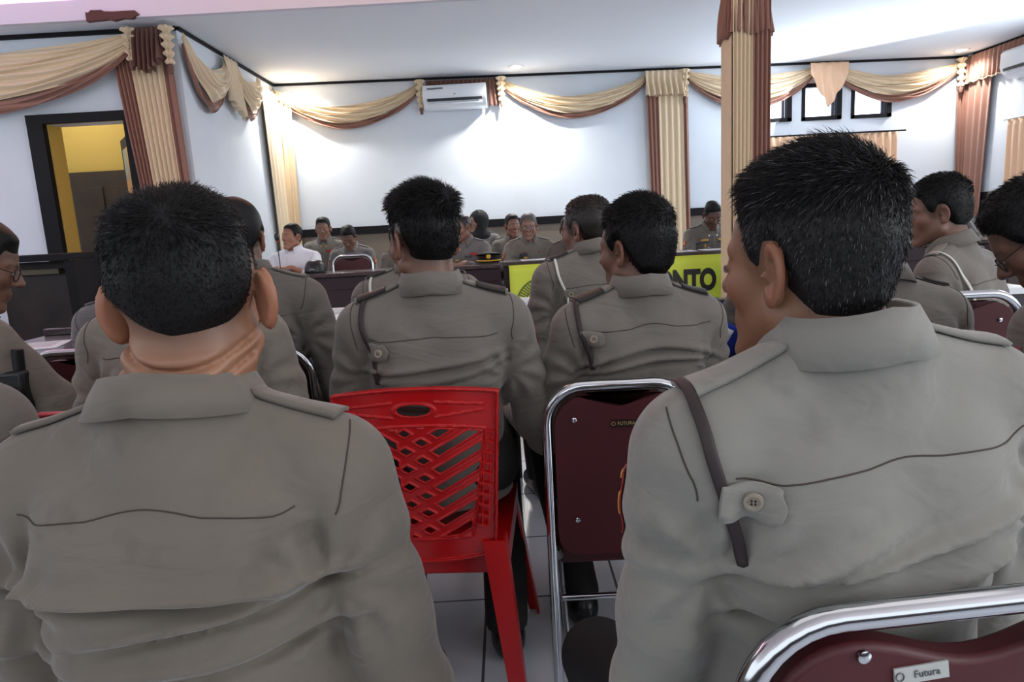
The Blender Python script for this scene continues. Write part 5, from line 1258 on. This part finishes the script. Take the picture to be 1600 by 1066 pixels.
f7 = build_person('person', 'person with grey hair and spectacles writing on paper behind the yellow banner', 826, 355, 6.15, yaw=186, lean=8, hyaw=174, hpitch=6, skin=(146, 110, 94), shirt='SHIRT', hairc='HAIR_OLD', arms=('lap', 'desk'), glasses=True, seed=27, belly=1.15, shoulder=1.04, patch=[(-1, .06)],
    chest=[('name_tape', -.08, -.12, .08, .05, 'BADGE_NAVY'), ('gold_badge', -.065, -.145, .04, .02, 'BADGE_GOLD'), ('gold_badge', .09, -.19, .032, .032, 'BADGE_GOLD'), ('ribbon_bar', -.08, -.085, .04, .012, 'BADGE_RED'), ('ribbon_bar', .09, -.085, .03, .012, 'BADGE_RED')], o=dict(side=.006, top=.016, fore=.066), **CL)
build_person('person', 'person with a hand raised to the face, half hidden behind the white corded man', 889, 360, 6.15, yaw=184, lean=8, hyaw=176, hpitch=12, skin=(120, 86, 72), shirt='SHIRT_DIM', arms=('face', 'lap'), seed=28, shoulder=.95, **CL)
build_person('person', 'person at the middle desk hidden behind the thick haired head, badge just showing', 1012, 352, 6.15, yaw=180, lean=6, hyaw=180, hpitch=14, skin=(120, 86, 72), shirt='SHIRT_DIM', arms=('desk', 'desk'), seed=29, patch=[(1, .06)], **CL)
build_person('person', 'person in dark uniform looking down at papers left of the draped column', 1113, 337, 6.15, yaw=182, lean=8, hyaw=184, hpitch=30, skin=(96, 66, 54), shirt='SHIRT_DIM', arms=('desk', 'desk'), seed=30, chest=[('gold_badge', -.085, -.10, .065, .022, 'BADGE_GOLD'), ('gold_badge', .085, -.10, .065, .022, 'BADGE_GOLD'), ('name_tape', -.085, -.125, .08, .014, 'BADGE_NAVY'), ('name_tape', .085, -.125, .08, .014, 'BADGE_NAVY'), ('gold_badge', -.085, -.16, .018, .03, 'BADGE_GOLD'), ('collar_patch', -.045, -.05, .018, .02, 'BADGE_WHITE'), ('collar_patch', .045, -.05, .018, .02, 'BADGE_WHITE')], patch=[(-1, .06)], shoulder=1.04, **CL)
build_person('person', 'person mostly hidden at the right desk, clasped hands and yellow badge showing', 1486, 322, 5.9, yaw=176, lean=6, hyaw=180, hpitch=12, skin=(126, 90, 74), shirt='SHIRT_DIM', arms=('deskclasp', 'deskclasp'), seed=31, patch=[(1, .06)], chest=[('gold_badge', .08, -.12, .06, .03, 'BADGE_GOLD')], shoulder=.95, **CL)
build_person('person', 'person in uniform leaning on the right desk at the far right', 1557, 318, 6.3, yaw=170, lean=2, hyaw=176, hpitch=4, skin=(124, 90, 74), arms=('desk', 'desk'), seed=32, patch=[(-1, .06)], chest=[('gold_badge', .08, -.12, .05, .02, 'BADGE_GOLD')], **CL)
build_person('person', 'person hidden behind the quiffed head, only a grey sleeve showing at the far desk', 628, 372, 6.4, yaw=180, lean=6, hyaw=180, skin=(124, 90, 74), arms=('lap', 'lap'), seed=33, shoulder=.98, **CL)
# ------------------------------------------------------------------ row tables and small things
def row_table(label, x0, x1, y0, y1, z, topm=WHITE, sk=DESKM):
    t = thing('row_table', label, 'table', ((x0 + x1) / 2, (y0 + y1) / 2, 0), 'long tables between the seat rows')
    MB().box(((x0 + x1) / 2, (y0 + y1) / 2, z - 0.015), (x1 - x0, y1 - y0, 0.03)).build('table_top', topm, t, bevel=0.004)
    MB().box(((x0 + x1) / 2, y0 + 0.03, z - 0.075), (x1 - x0 - 0.03, 0.02, 0.09)).build('apron', mat('table_apron', (44, 42, 44), 0.5), t, smooth=False)
    for x in (x0 + 0.04, x1 - 0.04):
        for y in (y0 + 0.05, y1 - 0.05):
            MB().box((x, y, (z - 0.03) / 2), (0.04, 0.04, z - 0.03)).build('leg', mat('table_leg', (40, 40, 42), 0.5), t, bevel=0.003)
    # far upstand edge
    MB().box(((x0 + x1) / 2, y1 - 0.012, z + 0.012), (x1 - x0, 0.024, 0.024)).build('rear_lip', topm, t, bevel=0.003)
    return t
zt_w = P(1080, 478, 2.85).z
for lab, a, c in (('white topped table behind the quiffed man at left of centre', 440, 770), ('white topped table running behind the thick haired man', 780, 1140), ('white topped table behind the left profile man at right', 1190, 1600)):
    pa_, pb_ = P(a, 480, 2.9), P(c, 480, 2.9); row_table(lab, pa_.x, pb_.x, 2.86, 3.32, zt_w)
p0_, p1_ = P(-80, 548, 2.05), P(150, 548, 2.05)
row_table('dark topped table at the left edge under the writing arm', p0_.x, p1_.x + 0.05, 2.06, 2.5, p1_.z, DESKT)
def sheet(label, c, w, d, rz, group='sheets of paper on the tables'):
    t = thing('paper_sheet', label, 'paper', c, group)
    R = Matrix.Rotation(rz, 3, 'Z'); MB().box(Vector(c) + Z * 0.0012, (w, d, 0.002), R).build('page', PAPER, t, smooth=False)
    m = MB()
    for i in range(6): m.box(Vector(c) + Z * 0.0026 + R @ Vector((-0.01, d * (0.36 - 0.12 * i), 0)), (w * 0.75, 0.003, 0.0005), R)
    m.build('print_lines', mat('print_grey', (150, 152, 156), 0.6), t, smooth=False)
ztd = ZD + 0.0125
p = PZ(62, 541, p1_.z); sheet('paper sheet under the writing hand at the left table', (p.x, p.y, p1_.z), 0.15, 0.18, 0.3)
for lab, px, Y in (('paper sheet under the grey haired man\'s hand', 836, 5.76), ('paper sheet left of the officer looking down at the middle desk', 1062, 5.76), ('paper sheet right of the officer looking down at the middle desk', 1118, 5.76)):
    q = P(px, 400, Y); sheet(lab, (q.x, Y, ztd), 0.24, 0.17, 0.1)
q = P(480, 428, 5.72); sheet('pale paper sheet beside the black cap on the left desk', (q.x, 5.74, ZD + 0.001), 0.24, 0.16, 0.1)
# peaked officer's cap on the desk
def cap_obj(label, c, peak):
    t = thing('officer_cap' if peak else 'baseball_cap', label, 'cap', c); c = Vector(c)
    if peak:
        MB().lathe([(0.085, 0.0), (0.092, 0.02), (0.094, 0.05), (0.10, 0.056)], c + Z * 0.012, 30).build('band', BLK, t)
        def f(u, v):
            a = 2 * math.pi * u; r = (0.100 + 0.035 * math.sin(math.pi * min(1, v * 1.3)) - 0.10 * v) * (1.0 + 0.05 * -math.sin(a)); return c + Vector((r * math.cos(a), r * math.sin(a) * 1.05, 0.066 + 0.022 * math.sin(v * 1.6) - 0.014 * math.sin(a) * 1.0))
        MB().grid(f, 36, 8).build('crown', mat('cap_green_black', (30, 34, 34), 0.7), t)
        MB().grid(lambda u, v: c + Vector(((0.088 + 0.052 * v) * math.cos(math.pi * (1.12 + .76 * u)), (0.088 + 0.06 * v) * math.sin(math.pi * (1.12 + .76 * u)), 0.016 - 0.010 * v)), 20, 5).build('peak', BLK, t, solid=0.003)
        MB().tube([c + Vector((0.10 * math.cos(math.pi * (1.05 + .9 * i / 16)), 0.105 * math.sin(math.pi * (1.05 + .9 * i / 16)), 0.026)) for i in range(17)], 0.006, 8).build('gold_strap', mat('cap_gold', (216, 166, 50), 0.35), t)
        MB().lathe([(0.001, 0.006), (0.014, 0.004), (0.020, 0.0)], c + Vector((0, -0.10, 0.062)), 14, R=Rface((0, -1, 0.1))).build('badge', MATS['cap_gold'], t)
    else:
        def f(u, v):
            a = 2 * math.pi * u; r = 0.088 * math.cos(v * math.pi / 2 * .98) ** .6; return c + Vector((r * math.cos(a), r * 1.1 * math.sin(a), 0.005 + 0.105 * math.sin(v * math.pi / 2)))
        MB().grid(f, 32, 12).build('crown', BLK, t, solid=0.002)
        MB().grid(lambda u, v: c + Vector(((0.085 + 0.06 * v) * math.sin(math.pi * (u - .5) * .8), -0.09 * math.cos(math.pi * (u - .5) * .8) * (1 + .7 * v), 0.006)) * 1.0, 18, 5).build('peak', BLK, t, solid=0.002)
        MB().tube([c + Vector((-0.02 + 0.04 * i / 8, -0.100, 0.028 + 0.010 * math.sin(math.pi * i / 8))) for i in range(9)], 0.005, 8).build('closure', mat('cap_grey', (150, 152, 150), 0.6), t)
    return t
q = P(764, 408, 5.78); cap_obj("black officer's peaked cap with gold strap on the left desk", (q.x, 5.80, ZD), True)
q = P(491, 425, 5.74); cap_obj('black cloth cap upside on the desk before the white shirted man', (q.x, 5.78, ZD), False)
# desk microphone
q = P(437, 425, 5.75); t = thing('desk_microphone', 'gooseneck microphone on the left end of the front desk', 'microphone', (q.x, 5.78, ZD))
c = Vector((q.x, 5.78, ZD))
MB().box(c + Z * 0.02, (0.14, 0.12, 0.04)).build('base', mat('mic_base', (46, 46, 66), 0.4), t, bevel=0.006)
mh = P(433, 377, 5.74)
MB().tube([c + Z * 0.04, c + Z * 0.14, c.lerp(mh, 0.6), mh], 0.004, 8).build('gooseneck', BLK, t)
MB().lathe([(0.004, 0), (0.016, 0.01), (0.02, 0.035), (0.016, 0.06), (0.003, 0.068)], mh, 14).build('head', BLK, t)
MB().lathe([(0.010, 0), (0.012, 0.006), (0.010, 0.012)], mh - Z * 0.01, 12).build('light_ring', mat('mic_red', (190, 50, 40), 0.4), t)
# phone on the white table, drinking straw and cup at the right desk
q = PZ(1132, 472, zt_w); t = thing('mobile_phone', 'black mobile phone lying on the white table left of the nearest face', 'phone', (q.x, q.y, zt_w))
MB().box((q.x, q.y, zt_w + 0.008), (0.15, 0.075, 0.014)).build('case', BLK, t, bevel=0.005)
MB().box((q.x, q.y, zt_w + 0.0156), (0.138, 0.064, 0.0012)).build('screen', mat('phone_screen', (24, 28, 32), 0.08), t, smooth=False)
q = P(1505, 360, 5.5); zr = ZD
t = thing('drink_cup', 'small clear drink cup with a white straw on the right desk', 'cup', (q.x, 5.52, zr))
MB().lathe([(0.026, 0), (0.034, 0.08), (0.033, 0.08), (0.025, 0.004)], (q.x, 5.52, zr), 18).build('cup_wall', mat('cup_clear', (206, 214, 216), 0.1), t)
MB().tube([(q.x, 5.52, zr + 0.02), (q.x - 0.02, 5.5, zr + 0.19)], 0.004, 8).build('straw', PAPER, t)
# radio in its holster at the writing man's hip
q = P(28, 610, 1.62); t = thing('radio_holster', 'black handheld radio in a holster at the left edge', 'radio', (q.x, q.y, q.z - 0.06))
MB().box(q, (0.062, 0.045, 0.10)).build('holster', BLK, t, bevel=0.010, seg=3)
MB().tube([q + Vector((0.012, 0, 0.04)), q + Vector((0.016, 0, 0.10))], 0.013, 12).build('antenna', BLK, t)
MB().tube([q + Vector((-0.05, -0.01, 0.015)), q + Vector((0.03, -0.028, 0.0))], 0.009, 8).build('belt_loop', BLK, t)
# blue armband
BL = mat('armband_blue', (34, 58, 168), .5)
o_ = g16
E_, S_ = o_['E'][-1], V3(-.165, -.004, -.088)
def armf(p): 
    q = ((p - o_['N']) @ o_['T']); return cap(q, S_, E_, .068, .058)
t_ = o_['t']
V = []; nA, nB = 30, 7; ax = (E_ - S_) / np.linalg.norm(E_ - S_); ex = np.cross(ax, V3(0, 1, 0)); ex /= np.linalg.norm(ex); ey = np.cross(ax, ex)
for j in range(nB):
    f = .22 + .42 * j / (nB - 1); r_ = (.068 - .010 * f) * (1.0 + (.06 if j in (0, nB - 1) else 0))
    for i in range(nA):
        a = 2 * math.pi * i / nA; V.append(o_['frT'](S_ + (E_ - S_) * f + (ex * math.cos(a) + ey * math.sin(a)) * r_)[0])
ab = MB().add(V, [(j * nA + i, j * nA + (i + 1) % nA, (j + 1) * nA + (i + 1) % nA, (j + 1) * nA + i) for j in range(nB - 1) for i in range(nA)]).build('armband', BL, t_, solid=.004)
V = []
a_ref = math.atan2(V3(-.6, -.8, 0) @ ey, V3(-.6, -.8, 0) @ ex)
for j in range(5):
    f = .28 + .27 * j / 4
    for i in range(7):
        a = a_ref + (i / 6 - .5) * .9; V.append(o_['frT'](S_ + (E_ - S_) * f + (ex * math.cos(a) + ey * math.sin(a)) * .0705)[0])
lb = MB().add(V, [(j * 7 + i, j * 7 + i + 1, j * 7 + 8 + i, j * 7 + 7 + i) for j in range(4) for i in range(6)]).build('armband_label', mat('label_white', (222, 226, 232), .5), ab, solid=.002)
cL = o_['frT'](S_ + (E_ - S_) * .42 + (ex * math.cos(a_ref) + ey * math.sin(a_ref)) * .0735)[0]
nL = o_['T'] @ (ex * math.cos(a_ref) + ey * math.sin(a_ref))
text_obj('KI', Vector(tuple(cL)), Rface(Vector(tuple(nL)), Vector(tuple(-(o_['T'] @ ax)))) @ Matrix.Rotation(math.radians(0), 3, 'Z'), .05, BL, lb, 'armband_letters', .0015, .8, .0004)
# headscarf over the seated woman
def scarf(d):
    H, Hd, N, T = d['H'], d['Hd'], d['N'], d['T']
    def f(pw):
        q = (pw - H) @ Hd / d['hs']; p = (pw - N) @ T
        a = ell(q, (0, -.018, .030), (.092, .112, .104))
        a = smin(a, cap(q, (0, -.02, -.04), (0, -.01, -.12), .082, .078), .04)
        a = smin(a, ell(p, (0, .01, -.05), (.12, .10, .09)), .05)
        face = ell(q, (0, .11, -.012), (.055, .075, .082))
        return smax(a + .003 * wob(pw, 30, 4), -face, .01) * .9
    V, Q = net(f, H - .26, H + .16, .007); link('headscarf', mesh_np('headscarf', V, Q), mat('scarf_black', (24, 24, 26), .8), d['t'])
scarf(f5)
bpy.context.view_layer.update()
